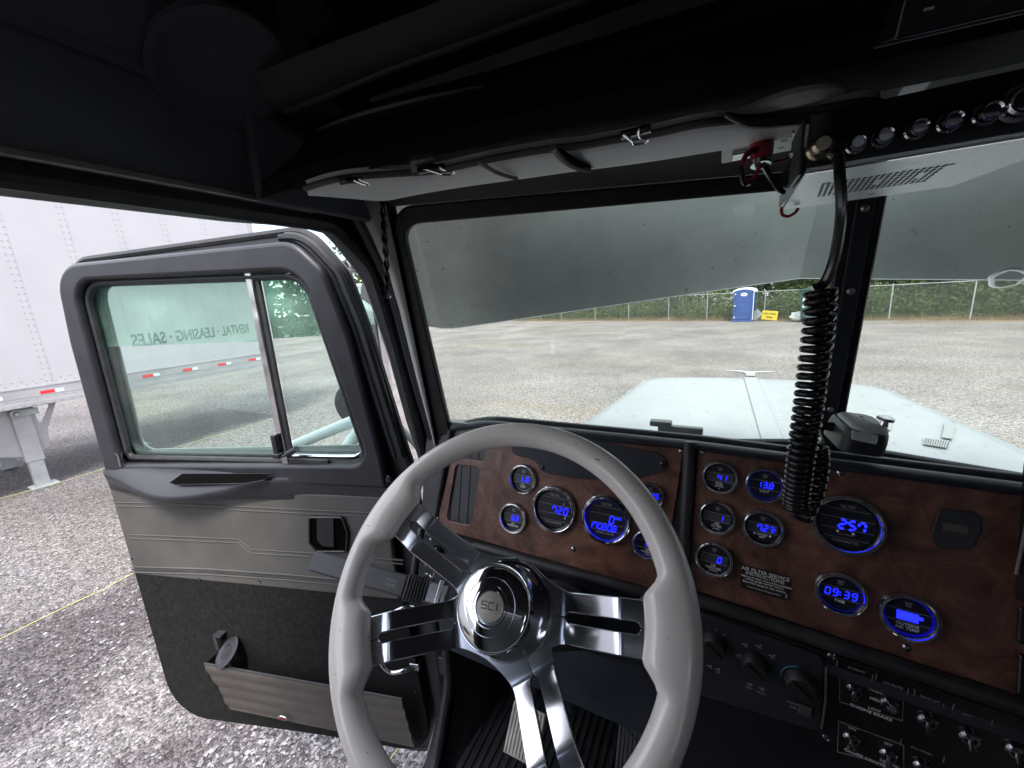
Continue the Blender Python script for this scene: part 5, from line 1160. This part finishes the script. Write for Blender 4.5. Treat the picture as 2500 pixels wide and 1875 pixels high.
MB().tube(catmull([hY(1994, 1095, .505), hY(1997, 1082, .58), hY(2006, 1076, .68), qm], 8), .0034, 8).out('straight_cord', 'gloss_black', mic)
def rbox(F, cx, cy, w, h, c0, c1, k=6, taper=.85):
    rows = []
    o0 = rpoly([(cx-w/2, cy-h/2, h*.28), (cx+w/2, cy-h/2, h*.28), (cx+w/2*.94, cy+h/2, h*.3), (cx-w/2*.94, cy+h/2, h*.3)], 5)
    for i in range(k+1):
        t = i/k; s = 1-(1-taper)*(t**3) ; s = s if t < 1 else s*.96
        rows.append([F.w(cx+(a_-cx)*s, cy+(b_-cy)*s, c0+(c1-c0)*min(1, t*1.02)) for a_, b_ in o0])
    rows.append([F.w(cx+(a_-cx)*.05, cy+(b_-cy)*.05, c1+.0008) for a_, b_ in o0])
    return rows
MB().grid(rbox(FMi, 0, 0, .086, .066, -.034, .006, taper=.90), closed=True).out('microphone_body', 'black_plastic', mic, ang=50)
MB().grid(rbox(FMi, .002, .002, .072, .054, .003, .013), closed=True).out('back_cover', 'mic_grey', mic, ang=40)
MB().lathe(FMi.at(-.010, .004, .0137), [(.0028, 0), (.0028, .0004), (0, .0004)], 14).out('screw_hole', 'ink', mic)
MB().lathe(FMi.at(.014, .024, .011), [(.0070, 0), (.006, .006), (.005, .009), (.0115, .011), (.0115, .014), (.0100, .0155), (0, .0155)], 28).out('hang_button', 'worn_chrome', mic)
MB().tube([qm, qm.lerp(FMi.w(-.010, -.030, -.012), .5), FMi.w(-.010, -.034, -.012), FMi.w(-.010, -.024, -.012)], [.0046, .0066, .0085, .010], 12).out('strain_relief', 'gloss_black', mic)
m = MB(); m.add([FMi.w(.030, -.024, .006), FMi.w(.044, .006, .006), FMi.w(.058, .0, -.002), FMi.w(.050, -.030, -.002), FMi.w(.030, -.024, .002), FMi.w(.044, .006, .002), FMi.w(.058, .0, -.006), FMi.w(.050, -.030, -.006)], [(0, 1, 2, 3), (7, 6, 5, 4), (0, 4, 5, 1), (1, 5, 6, 2), (2, 6, 7, 3), (3, 7, 4, 0)]); m.out('talk_button', 'mic_grey', mic, bev=.002)
# ---- red plug with its wires beside the radio
q0 = hY(1860, 345, .62); q1 = hY(1858, 395, .60)
pg = empty('power_plug', q0, 'red power plug with looping red and black wires left of the radio', 'plug')
MB().tube([q0, q0.lerp(q1, .5), q1], [.013, .0125, .0105], 14).out('plug_body', 'red_plastic', pg, bev=.001)
MB().tube([q1.lerp(q0, .05), q1+V((0, 0, -.004))], .011, 14).out('plug_band', 'worn_chrome', pg)
def wire(pts, mt, r=.0022, y=.60): MB().tube(catmull([hY(x, y_, y+d) for x, y_, d in pts], 8), r, 8).out('wire', mt, pg)
wire([(1852, 360, 0), (1832, 366, -.01), (1816, 385, -.015), (1812, 415, -.015), (1818, 438, -.01), (1836, 440, 0), (1848, 420, 0), (1856, 405, 0)], 'red_plastic')
wire([(1846, 366, 0), (1826, 378, -.01), (1812, 400, -.015), (1810, 432, -.015), (1820, 450, -.01), (1838, 442, 0), (1846, 425, .01), (1852, 404, 0)], 'gloss_black')
wire([(1864, 402, 0), (1880, 430, .02), (1900, 460, .03), (1912, 470, .04)], 'gloss_black', .0035)
wire([(1866, 402, 0), (1885, 397, .02), (1905, 392, .03), (1925, 386, .05)], 'red_plastic')
wire([(1908, 508, .12), (1910, 524, .11), (1925, 528, .11), (1940, 520, .12), (1950, 508, .12)], 'red_plastic')
# ---- twisted dark cable hanging down the pillar
pts = [(936, 490), (938, 540), (942, 600), (946, 660), (946, 705)]
cbp = [hit(x, y, V((-.640, .640, 2.3)), V((.5, -.85, 0))) for x, y in pts]
tc_ = empty('antenna_cable', cbp[0], 'twisted black cable hanging down the grey windshield pillar', 'cable')
Pc = catmull(cbp, 14)
for s in (0, math.pi):
    MB().tube([p+V((.0035*math.cos(i*.42+s), -.002, .0))+V((0, .003*math.sin(i*.42+s), 0)) for i, p in enumerate(Pc)], .0032, 8).out('strand', 'gloss_black', tc_)
MB().tube(catmull([Pc[-1], hit(940, 725, cbp[-1], V((.5, -.85, 0))), hit(933, 742, cbp[-1], V((.5, -.85, 0))), hit(942, 744, cbp[-1], V((.5, -.85, 0)))], 5), .0016, 6).out('cable_end', 'gloss_black', tc_)
m = MB(); m.lathe(Fr(hit(948, 723, cbp[-1], V((.5, -.85, 0))), V((.85, .5, 0)), Z), [(.006, 0), (.005, .003), (0, .004)], 16, cap=False); m.out('cable_screw', 'chrome', tc_)
# ---- keys in the ignition
kq = FI.w(0, 0, .02)
ke = empty('key_ring', kq, 'ring of brass keys hanging from the ignition lock', 'keys')
MB().tube([kq, kq+V((0, -.018, 0))], .003, 8, flat=.4).out('key_stem', 'worn_chrome', ke)
m = MB(); m.lathe(Fr(kq+V((0, -.004, 0)), X, Z), [(.011, 0), (.010, .003), (0, .004)], 20); m.out('key_head', 'worn_chrome', ke, bev=.0005)
rg = kq+V((-.006, -.02, -.035))
MB().tube([rg+V((.014*math.cos(t), .004*math.sin(t*2), .022*math.sin(t))) for t in [2*math.pi*i/30 for i in range(30)]], .0010, 6, closed=True).out('split_ring', 'chrome', ke)
for i in range(4):
    p = rg+V((-.004+.006*i, -.002*i, -.022)); MB().tube(catmull([p, p+V((-.004+.003*i, 0, -.016)), p+V((-.006+.004*i, 0, -.034))], 4), .0020, 6, flat=.35).out('key', 'brass' if i % 2 else 'worn_chrome', ke)
MB().tube([rg+V((-.014+.010*math.cos(t), 0, -.030+.014*math.sin(t))) for t in [2*math.pi*i/24 for i in range(24)]], .0010, 6, closed=True).out('split_ring', 'brass', ke)
# ---- round lid lying in the door pocket
ql = FD.w(*D(555, 1592, -.06), -.06); nl_ = (Z*.72-FD.n*.55+FD.u*.30).normalized(); Fli = Fr(ql, FD.u*-1+Z*.4, nl_.cross(FD.u*-1+Z*.4))
li = empty('cup_lid', ql, 'round dark plastic lid stuck in the top of the door pocket', 'lid')
MB().lathe(Fli, [(.050, 0), (.050, .003), (.040, .005), (.037, .004), (.030, .002), (.024, .0035), (.018, .002), (0, .002)], 40, cap=False).out('lid_rim', 'door_frame_paint', li)
MB().lathe(Fli, [(.024, .0042), (.014, .005), (0, .005)], 30, cap=False).out('lid_centre', 'gloss_black', li)
# ================================================================ THE YARD
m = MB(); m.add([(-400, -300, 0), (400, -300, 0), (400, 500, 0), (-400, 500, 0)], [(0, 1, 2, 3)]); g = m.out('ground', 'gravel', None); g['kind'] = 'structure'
# loose stones near the truck (real little stones over the gravel sheet)
rnd = random.Random(3); m = MB()
for i in range(20000):
    f = rnd.random()
    if f < .72: x = -.95-rnd.random()**1.5*7; y = -1.5+rnd.random()*6
    else: x = -.9-rnd.random()*1.6; y = .2+rnd.random()*2
    s = .005+.013*rnd.random()**2; c0 = V((x, y, s*.25)); az = rnd.random()*6.28; k = [V((math.cos(az+j*1.57+rnd.random()*.6), math.sin(az+j*1.57+rnd.random()*.6), 0))*s*(.8+.6*rnd.random()) for j in range(4)]
    vs = [c0+p+V((0, 0, rnd.random()*.3*s)) for p in k]+[c0+V((rnd.uniform(-.3, .3)*s, rnd.uniform(-.3, .3)*s, s*(.5+.5*rnd.random())))]
    m.add(vs, [(0, 1, 4), (1, 2, 4), (2, 3, 4), (3, 0, 4)])
st = m.out('loose_gravel', 'stones', None, ang=10); st['kind'] = 'stuff'; st['label'] = 'loose grey stones scattered over the yard'; 
# dirt strip along the fence
FA0, FA1 = V((-21, 41.2, 0)), V((22, 24.2, 0)); fd = (FA1-FA0).normalized(); fn = V((-fd.y, fd.x, 0))
if fn.y < 0: fn = -fn
m = MB(); n_ = 80; rows = []
for i in range(n_+1):
    p = FA0.lerp(FA1, i/n_); rows.append([p+fn*(-.35+.25*math.sin(i*1.3)+.15*math.sin(i*.37)), p+fn*.3, p+fn*8.]); 
rows = [[V((p.x, p.y, .004)) for p in r] for r in rows]
m.grid(rows); d = m.out('verge', 'dirt_strip', None); d['kind'] = 'structure'
# weeds and dry grass along the fence foot
rnd = random.Random(5); m = MB()
for i in range(16000):
    p = FA0.lerp(FA1, rnd.random())+fn*(rnd.random()**1.5*1.6-.15); h = .06+.42*rnd.random()**2.2; a_ = rnd.random()*6.28; w_ = .008; d_ = V((math.cos(a_), math.sin(a_), 0))
    m.add([p-d_*w_, p+d_*w_, p+V((rnd.uniform(-.12, .12), rnd.uniform(-.12, .12), h))], [(0, 1, 2)])
o = m.out('dry_grass', 'weeds', None); o['kind'] = 'stuff'; o['label'] = 'dry brown grass and weeds along the fence foot'
# chain-link fence: posts every 3 m, top rail, real wires
fe = empty('chain_link_fence', FA0, 'long galvanised chain-link fence in front of the green thicket', 'fence')
FL_ = (FA1-FA0).length; FH_ = 1.98; FF = Fr(FA0, fd, Z)
posts = []
for px_ in (1370, 1453, 1535, 1632, 1726, 1866, 2172, 2371):
    r = ray(px_, 760); t = (FA0-EYE).dot(fn)/r.dot(fn); q = EYE+r*t; posts.append((q-FA0).dot(fd))
posts = sorted(posts); xs_ = [posts[0]-3*i for i in (1, 2, 3)]+posts+[posts[-1]+3.1, posts[-1]+6.2]
for s in xs_:
    if s < 0 or s > FL_+4: continue
    MB().tube([FF.w(s, -.05, 0), FF.w(s, FH_+.03, 0), FF.w(s, FH_+.05, 0)], [.030, .030, .012], 10).out('post', 'galv', fe)
MB().tube([FF.w(0, FH_-.03, 0), FF.w(FL_, FH_-.03, 0)], .021, 8).out('top_rail', 'galv', fe)
m = MB(); pit_ = .085; w_ = .0022; k = int((FL_+FH_)/pit_)
for i in range(k):
    s = i*pit_
    for sg in (1, -1):
        a0, a1 = (s-FH_, s) if sg > 0 else (s, s-FH_)
        z0, z1 = .03, FH_-.04
        lo_, hi_ = min(a0, a1), max(a0, a1)
        if hi_ < 0 or lo_ > FL_: continue
        A, B = FF.w(a0, z0, 0), FF.w(a1, z1, 0)
        m.add([A-fd*w_, A+fd*w_, B+fd*w_, B-fd*w_], [(0, 1, 2, 3)])
wm = m.out('wire_mesh', 'fence_wire', fe)
# ---- portable toilet
tq = hit(1815, 788, (0, 0, 0), Z); tq = EYE+ray(1813, 760)*((FA0+fn*-.9-EYE).dot(fn)/ray(1813, 760).dot(fn)); tq.z = 0
td = (V((0, 0, 0))-V((tq.x, tq.y, 0))).normalized(); tu = Z.cross(td)*-1; tu = V((-td.y, td.x, 0)); tu = tu if tu.x > 0 else -tu
ta = R(-10); tu = V((tu.x*math.cos(ta)-tu.y*math.sin(ta), tu.x*math.sin(ta)+tu.y*math.cos(ta), 0))
FT = Fr(tq, tu, Z)                       # n toward the truck
if FT.n.y > 0: FT = Fr(tq, -tu, Z)
to = empty('portable_toilet', tq, 'blue portable toilet with white roof standing against the fence', 'toilet')
TW = .60; m = MB(); m.box(FT, -TW, TW, .10, 2.10, -1.1, 0); m.out('cabin', 'toilet_blue', to, bev=.02)
m = MB(); m.box(FT, -TW-.02, TW+.02, 0, .11, -1.12, .02); m.out('skid', 'toilet_blue', to, bev=.02)
m = MB(); m.slab([[FT.w(a_*(TW+.05), 2.12+.17*(1-a_*a_)+(0 if abs(a_) < 1 else -.05), c_) for a_ in [-1+i/8 for i in range(17)]] for c_ in (.03, -1.14)], V((0, 0, -.12))); m.out('roof', 'toilet_white', to, ang=40)
plate('door', FT, rpoly([(-.47, .16, .02), (.47, .16, .02), (.47, 2.0, .03), (.36, 2.13, .1), (0, 2.19, .4), (-.36, 2.13, .1), (-.47, 2.0, .03)]), 'toilet_blue', to, .03, .03, bev=.01)
m = MB()
for a_ in (-.40, .40): m.box(FT, a_-.015, a_+.015, .2, 1.95, .03, .05)
for z in (.55, 1.0, 1.35): m.box(FT, -.30, .30, z-.012, z+.012, .03, .045)
m.out('door_rib', 'toilet_blue', to)
el = MB().lathe(FT.at(.03, 1.83, .032), [(.20, 0), (.20, .006), (0, .006)], 40, cap=False)
for p in el.v: p.z = FT.o.z+1.83+(p.z-FT.o.z-1.83)*.55
el.out('sign_oval', 'toilet_white', to)
m = MB()
for i in range(6): m.box(FT, -.115+.048*i, -.08+.048*i, 1.815, 1.865, .039, .042)
m.box(FT, -.08, .14, 1.785, 1.795, .039, .042); m.out('sign_marks', 'red_plastic', to)
m = MB()
for z in (.30, 1.08, 1.87): m.box(FT, -.53, -.44, z-.04, z+.04, .03, .06)
m.out('door_hinge', 'toilet_white', to, bev=.01)
m = MB(); m.box(FT, TW-.01, TW+.025, .1, 2.1, -.02, .03); m.out('corner_strip', 'toilet_white', to)
# ---- boards, sign, bags, bin by the fence
def fpt(x, y, off=-.35): 
    r = ray(x, y); q = EYE+r*((FA0+fn*off-EYE).dot(fn)/r.dot(fn)); return q
q = fpt(1846, 770); q.z = .42; F = Fr(q, (fd+Z*-1.0), (fd+Z)); m = MB(); m.box(F, -.26, .26, -.33, .33, -.01, .01); bb = m.out('leaning_board', 'galv', None)
tag(bb, 'grey square board tilted on its corner against the fence', 'board')
q = fpt(1879, 770); q.z = .38; F = Fr(q, fd-Z*.1, Z+fd*.1); ys = empty('yellow_sign', (q.x, q.y, 0), 'small yellow sign with black letters at the fence foot', 'sign')
m = MB(); m.box(F, -.46, .46, -.30, .30, -.01, .01); m.out('sign_board', 'yellow', ys)
join_text('sign_lettering', Fr(q, fd-Z*.1, Z+fd*.1) if Fr(q, fd, Z).n.y < 0 else Fr(q, -fd, Z), [('CAUTION', .16, 0, .10), ('AREA', .16, 0, -.13)], 'ink', ys, .012, .003)
def blob(c0, r, sc, seed, amp=.25):
    rn = random.Random(seed); ph = [rn.uniform(0, 6.28) for _ in range(6)]; m = MB(); m.sphere((0, 0, 0), 1, 24)
    out = []
    for p in m.v:
        k = 1+amp*(math.sin(3*p.x+ph[0])*math.sin(4*p.y+ph[1])+.5*math.sin(7*p.z+ph[2]+5*p.x)); out.append(V(c0)+V((p.x*sc[0], p.y*sc[1], p.z*sc[2]))*r*k)
    m.v = out; return m
q = fpt(1950, 775, -.8); q.z = .0
bg_ = blob((q.x, q.y, .33), .36, (1.3, .8, .75), 2); bgo = bg_.out('trash_bag', 'bag_white', None, ang=60); tag(bgo, 'crumpled white bags heaped beside the dark green bin', 'bag')
q = fpt(1937, 776, -.8); q.z = 0; m = MB()
for i in range(5): m.box(Fr((q.x+.18*i, q.y, .05+.04*i), X, Z), 0, .9, 0, .03, -.05, .05)
pl2 = m.out('lumber_pile', 'galv', None); tag(pl2, 'flat pieces of scrap lumber lying under the white bags', 'lumber')
q = fpt(1990, 770, -1.0); q.z = 0; db = empty('green_bin', q, 'dark green waste bin half hidden behind the windshield post', 'bin')
FDb = Fr(q, fd, Z); s_ = 1 if FDb.n.y < 0 else -1
m = MB(); m.add([FDb.w(-.62, .25, -.5), FDb.w(.62, .25, -.5), FDb.w(.62, .25, .5), FDb.w(-.62, .25, .5), FDb.w(-.75, 1.9, -.6), FDb.w(.75, 1.9, -.6), FDb.w(.75, 1.9, .6), FDb.w(-.75, 1.9, .6)], [(0, 1, 2, 3), (4, 7, 6, 5), (0, 4, 5, 1), (1, 5, 6, 2), (2, 6, 7, 3), (3, 7, 4, 0)]); m.out('bin_body', 'bin_green', db, bev=.03)
m = MB(); m.box(FDb, -.8, .8, 1.9, 2.0, -.65, .65); m.out('bin_lid', 'bin_green', db, bev=.02)
m = MB(); m.box(FDb, -.55, -.45, .9, 1.5, s_*.55-.02, s_*.55+.06); m.out('bin_label', 'toilet_white', db)
for sx in (-.5, .5): MB().lathe(Fr(FDb.w(sx, .13, 0), fd, Z), [(.0, -.05), (.13, -.05), (.13, .05), (0, .05)], 18, cap=False).out('caster', 'rubber', db)
# ---- yellow strings on the ground
for i, (A, B, lab) in enumerate([((-9.42, -6), (-9.29, 5.6), 'yellow string line on the gravel under the trailer edge'), ((-5.0, -6), (-5.06, 5), 'yellow string line across the open gravel nearer the truck'), ((-1.50, .2), (-1.56, 5), 'short yellow string by the door foot')]):
    n_ = 60; pts_ = [V((A[0]+(B[0]-A[0])*k/n_+.02*math.sin(k*.5+i), A[1]+(B[1]-A[1])*k/n_, .022+.008*math.sin(k*.9))) for k in range(n_+1)]
    if i == 1: pts_ = [p+V((-.0-.20*max(0, p.y-1), 0, 0)) for p in pts_]
    o = MB().tube(pts_, .0028, 6).out('string_line', 'string', None); tag(o, lab, 'string', 'yellow strings laid on the gravel')
# ---- trailer on the left
TX = -9.1; TY0, TY1 = -12.9, 5.45
tr = empty('box_trailer', (TX-1.25, -3, 0), 'long white riveted box trailer on its landing gear, parked left of the truck', 'trailer')
FTR = Fr((TX, 0, 0), Y, Z)      # n = +X
FTR = Fr((TX, 0, 0), V((0, 1, 0)), V((0, -.006, 1)))
m = MB(); m.box(Fr((TX, 0, 0), Y, Z), TY0, TY1, 1.60, 4.6, -2.55, 0); m.out('box_body', 'trailer_white', tr, bev=.02)
m = MB(); m.box(Fr((TX, 0, 0), Y, Z), TY0+.02, TY1-.02, 1.40, 1.60, -2.50, .022); m.out('side_rail', 'trailer_rail', tr, bev=.004)
m = MB(); m.box(Fr((TX, 0, 0), Y, Z), TY0+.02, TY1-.02, 1.33, 1.40, -2.50, .034); m.out('lower_rail', 'trailer_rail', tr, bev=.004)
m = MB(); m.box(Fr((TX, 0, 0), Y, Z), TY0+.02, TY1-.02, 1.47, 1.475, 0, .026); m.box(Fr((TX, 0, 0), Y, Z), TY0, TY1, 1.60, 1.615, 0, .03); m.out('rail_ridge', 'trailer_rail', tr)
m = MB(); m.box(Fr((TX, 0, 0), Y, Z), TY1-.05, TY1+.03, 1.35, 4.62, -.1, .03); m.out('corner_post', 'galv', tr, bev=.01)
# logistic seams and rivets
sm = MB(); rv = MB()
y = 5.17
while y > TY0+.3:
    sm.box(Fr((TX, 0, 0), Y, Z), y-.045, y+.045, 1.62, 4.58, .0, .003)
    if y > -3:
        for k in range(31):
            for dx in (-.028, .028): rv.lathe(Fr((TX+.003, y+dx, 1.68+k*.093), Y, Z), [(.010, 0), (.008, .005), (0, .006)], 6, cap=False)
    y -= .648
y = 5.3
while y > -2:
    rv.lathe(Fr((TX, y, 1.66), Y, Z), [(.009, 0), (.007, .005), (0, .006)], 6, cap=False); rv.lathe(Fr((TX, y-.04, 1.71), Y, Z), [(.009, 0), (.007, .005), (0, .006)], 6, cap=False)
    rv.lathe(Fr((TX+.034, y, 1.365), Y, Z), [(.011, 0), (.009, .007), (0, .008)], 8, cap=False); rv.lathe(Fr((TX+.022, y-.05, 1.44), Y, Z), [(.009, 0), (.007, .006), (0, .007)], 8, cap=False)
    y -= .10
sm.out('seam_strip', 'trailer_white', tr); rv.out('rivet', 'galv', tr)
m = MB(); m2 = MB()
for i in range(16):
    yy = 4.95-.61*i; m = MB(); m2 = MB(); m.box(Fr((TX+.023, 0, 0), Y, Z), yy-.10, yy+.05, 1.485, 1.535, 0, .002); m2.box(Fr((TX+.023, 0, 0), Y, Z), yy+.055, yy+.15, 1.485, 1.535, 0, .002); m.out('red_reflector', 'red_tape', tr); m2.out('white_reflector', 'toilet_white', tr)
FTt = Fr((TX+.001, 0, 0), Y, Z)
tt = text('trailer_lettering', FTt, 'RENTAL \u00b7 LEASING \u00b7 SALES', .42, -10.0, 2.03, 'sign_ink', tr, .003, .002, sx=1.0, bold=.008)
wd_ = max(v.co.y for v in tt.data.vertices)-min(v.co.y for v in tt.data.vertices)
for v in tt.data.vertices: v.co.y = -10.0+(v.co.y+10.0)*4.5/wd_
# landing gear
FG = Fr((TX-.32, 0, 0), Y, Z)
m = MB(); m.add([FG.w(a_, b_, c_) for c_ in (-.05, .0) for a_, b_ in [(1.08, 1.34), (1.98, 1.34), (1.83, .96), (1.76, .62), (1.52, .53), (1.20, .62)]], [(5, 4, 3, 2, 1, 0), (6, 7, 8, 9, 10, 11), (0, 1, 7, 6), (1, 2, 8, 7), (2, 3, 9, 8), (3, 4, 10, 9), (4, 5, 11, 10), (5, 0, 6, 11)])
lg = plate('landing_gear', FG, [(1.0, 1.36), (2.03, 1.36), (1.83, .90), (1.79, .60), (1.53, .53), (1.15, .66)], 'trailer_rail', tr, .03, 0, [rpoly([(1.74, 1.28, .02), (1.93, 1.28, .02), (1.79, 1.0, .03), (1.76, 1.0, .02)], 3), rpoly([(1.56, 1.05, .02), (1.63, 1.05, .02), (1.67, .86, .01), (1.55, .86, .01)], 3)], bev=.004)
m = MB(); m.box(FG, 1.50, 1.70, .44, 1.3, -.10, .05); m.out('outer_leg', 'trailer_rail', lg, bev=.01)
m = MB(); m.box(FG, 1.52, 1.68, .02, .45, -.09, .04); m.out('inner_leg', 'galv', lg, bev=.01)
m = MB(); m.box(FG, 1.46, 1.76, .0, .03, -.16, .10); m.out('foot_pad', 'galv', lg, bev=.006)
m = MB(); m.lathe(FG.at(1.56, 1.22, .02), [(.07, 0), (.07, .07), (.04, .075), (.03, .11), (0, .11)], 20); m.box(FG, 1.60, 1.78, 1.17, 1.27, .02, .08); m.out('crank_gearbox', 'galv', lg, bev=.006)
FG2 = Fr((TX-2.2, 0, 0), Y, Z); m = MB(); m.box(FG2, 1.52, 1.70, .02, 1.35, -.07, .07); m.out('far_leg', 'galv', lg, bev=.01)
for yy in (-9.6, -10.9):
    for xx in (TX-.30, TX-2.25):
        wh = MB().lathe(Fr((xx, yy, .52), Y, Z), [(.0, -.25), (.48, -.25), (.52, -.2), (.52, .2), (.48, .25), (.3, .25), (.28, .15), (0, .15)], 32, cap=False).out('wheel', 'rubber', tr)
# ---- woods beyond the fence
def leaves(m, c0, rx, ry, rz, n, size, rn, shell=.55):
    for _ in range(n):
        while 1:
            p = V((rn.uniform(-1, 1), rn.uniform(-1, 1), rn.uniform(-1, 1)))
            if shell < p.length < 1: break
        q = c0+V((p.x*rx, p.y*ry, p.z*rz)); s = size*rn.uniform(.6, 1.3)
        d1 = V((rn.uniform(-1, 1), rn.uniform(-1, 1), rn.uniform(-1, 1))).normalized(); d2 = d1.cross(V((rn.uniform(-1, 1), rn.uniform(-1, 1), rn.uniform(-1, 1)))).normalized()
        m.add([q-d1*s, q+d2*s*.5, q+d1*s, q-d2*s*.5], [(0, 1, 2, 3)])
def crown(rn, h, w, nblob, size, nleaf):
    m = MB()
    for i in range(nblob):
        a_ = rn.random()*6.28; r = w*math.sqrt(rn.random())*.75; z = h*(.30+.62*rn.random()); k = 1-abs(z/h-.6)*.9
        leaves(m, V((r*math.cos(a_)*k, r*math.sin(a_)*k, z)), w*.32*rn.uniform(.7, 1.3), w*.32*rn.uniform(.7, 1.3), h*.10*rn.uniform(.7, 1.5), nleaf, size, rn, .3)
    return m
kinds = []
for kk, (mt, h, w) in enumerate([('leaves_dark', 9, 2.8), ('leaves_mid', 7.5, 2.6), ('leaves_bright', 6.5, 2.4)]):
    rn = random.Random(20+kk)
    e = empty('broadleaf_tree', (0, 0, 0)); e2 = e
    m = crown(rn, h, w, 34, .13, 150); cr_ = m.out('crown', mt, e)
    m = MB(); m.tube(catmull([V((0, 0, -.1)), V((.1, 0, h*.2)), V((-.05, .1, h*.5)), V((0, 0, h*.85))], 4), [.16-.14*i/12 for i in range(13)], 8)
    for i in range(7):
        z = h*(.25+.08*i); a_ = i*2.3; m.tube([V((0, 0, z)), V((math.cos(a_)*w*.4, math.sin(a_)*w*.4, z+h*.10)), V((math.cos(a_)*w*.7, math.sin(a_)*w*.7, z+h*.16))], [.06, .04, .015], 6)
    m.out('trunk', 'bark', e); kinds.append(e)
rn = random.Random(9)
TREES = []
for i in range(26):
    s = -12+i*2.15+rn.uniform(-.5, .5); off = 3.2+rn.random()*5.5; TREES.append((s, off))
LBL = ['dark leafy tree', 'mid-green leafy tree', 'bright yellow-green leafy tree']
def addtree(p, kd, sc, rot, lab, grp='trees of the thicket beyond the fence'):
    src = kinds[kd]; e = src if not src.get('category') else None
    if e is None:
        e = src.copy(); COL.objects.link(e)
        for ch in [c_ for c_ in src.children]:
            k = ch.copy(); COL.objects.link(k); k.parent = e
    e.location = p; e.rotation_euler = (0, 0, rot); e.scale = (sc, sc, sc*rn.uniform(.9, 1.15)); tag(e, lab, 'tree', grp)
for i, (s, off) in enumerate(TREES):
    p = FA0+fd*s+fn*off; kd = [0, 1, 0, 1, 2][i % 5]
    if s > 14 and s < 26: kd = [2, 1, 0][i % 3]
    addtree(V((p.x, p.y, 0)), kd, rn.uniform(.85, 1.15), rn.random()*6.28, LBL[kd]+' standing among others behind the chain-link fence')
# same-looking trees keep one shared label per kind; the stragglers at the left get their own
q = ray(905, 640); q = EYE+q*(34/q.y); addtree(V((q.x, q.y, 0)), 1, 1.75, 1.0, 'tall green tree showing above the open door corner, by the mirror')
q = ray(790, 640); q = EYE+q*(24/q.y); addtree(V((-42, 30, 0)), 1, 1.1, 2.0, 'lone green tree beyond the mirror, far left of the thicket')
# undergrowth
m = MB(); rn = random.Random(77)
for i in range(620):
    p = FA0+fd*rn.uniform(-4, FL_+4)+fn*rn.uniform(.8, 4.5); h = rn.uniform(.5, 2.3)
    leaves(m, V((p.x, p.y, h*.55)), rn.uniform(.4, .9), rn.uniform(.4, .9), h*.6, 150, .085, rn, .2)
o = m.out('undergrowth', 'leaves_mid', None); tag(o, 'dense bushes and brambles behind the fence', None, None, 'stuff')
m = MB()
for i in range(70):
    p = FA0+fd*rn.uniform(2, 22)+fn*rn.uniform(.6, 2.5); lean = V((rn.uniform(-.25, .25), rn.uniform(-.2, .2), 0)); h = rn.uniform(1.5, 3.2)
    m.tube([p, p+lean*.5+V((0, 0, h*.5)), p+lean+V((0, 0, h))], [.014, .012, .005], 5)
o = m.out('bare_saplings', 'bark', None); tag(o, 'thin bare stems among the bushes behind the fence', None, None, 'stuff')

# deeper wood behind, reads as one dark mass
m = MB(); rn = random.Random(31)
for i in range(150):
    p = FA0+fd*rn.uniform(-14, FL_+16)+fn*rn.uniform(6, 13); h = rn.uniform(5, 9.5)
    for k in range(3): leaves(m, V((p.x, p.y, h*(.2+.3*k))), 1.5, 1.5, h*.2, 120, .24, rn, .2)
o = m.out('woods', 'leaves_dark', None); tag(o, 'dark dense woods filling the space behind the first trees', None, None, 'stuff')

# woods added behind the truck, out of view, to darken the window reflections
m = MB(); rn = random.Random(41)
for i in range(70):
    x_ = rn.uniform(-45, 30); y_ = -32+rn.uniform(-3, 3); h = rn.uniform(5, 9)
    for k in range(3): leaves(m, V((x_, y_, h*(.2+.3*k))), 2.2, 1.5, h*.2, 90, .32, rn, .2)
o = m.out('woods', 'leaves_dark', None); tag(o, 'unseen dark woods added behind the truck for the reflections', None, None, 'stuff')
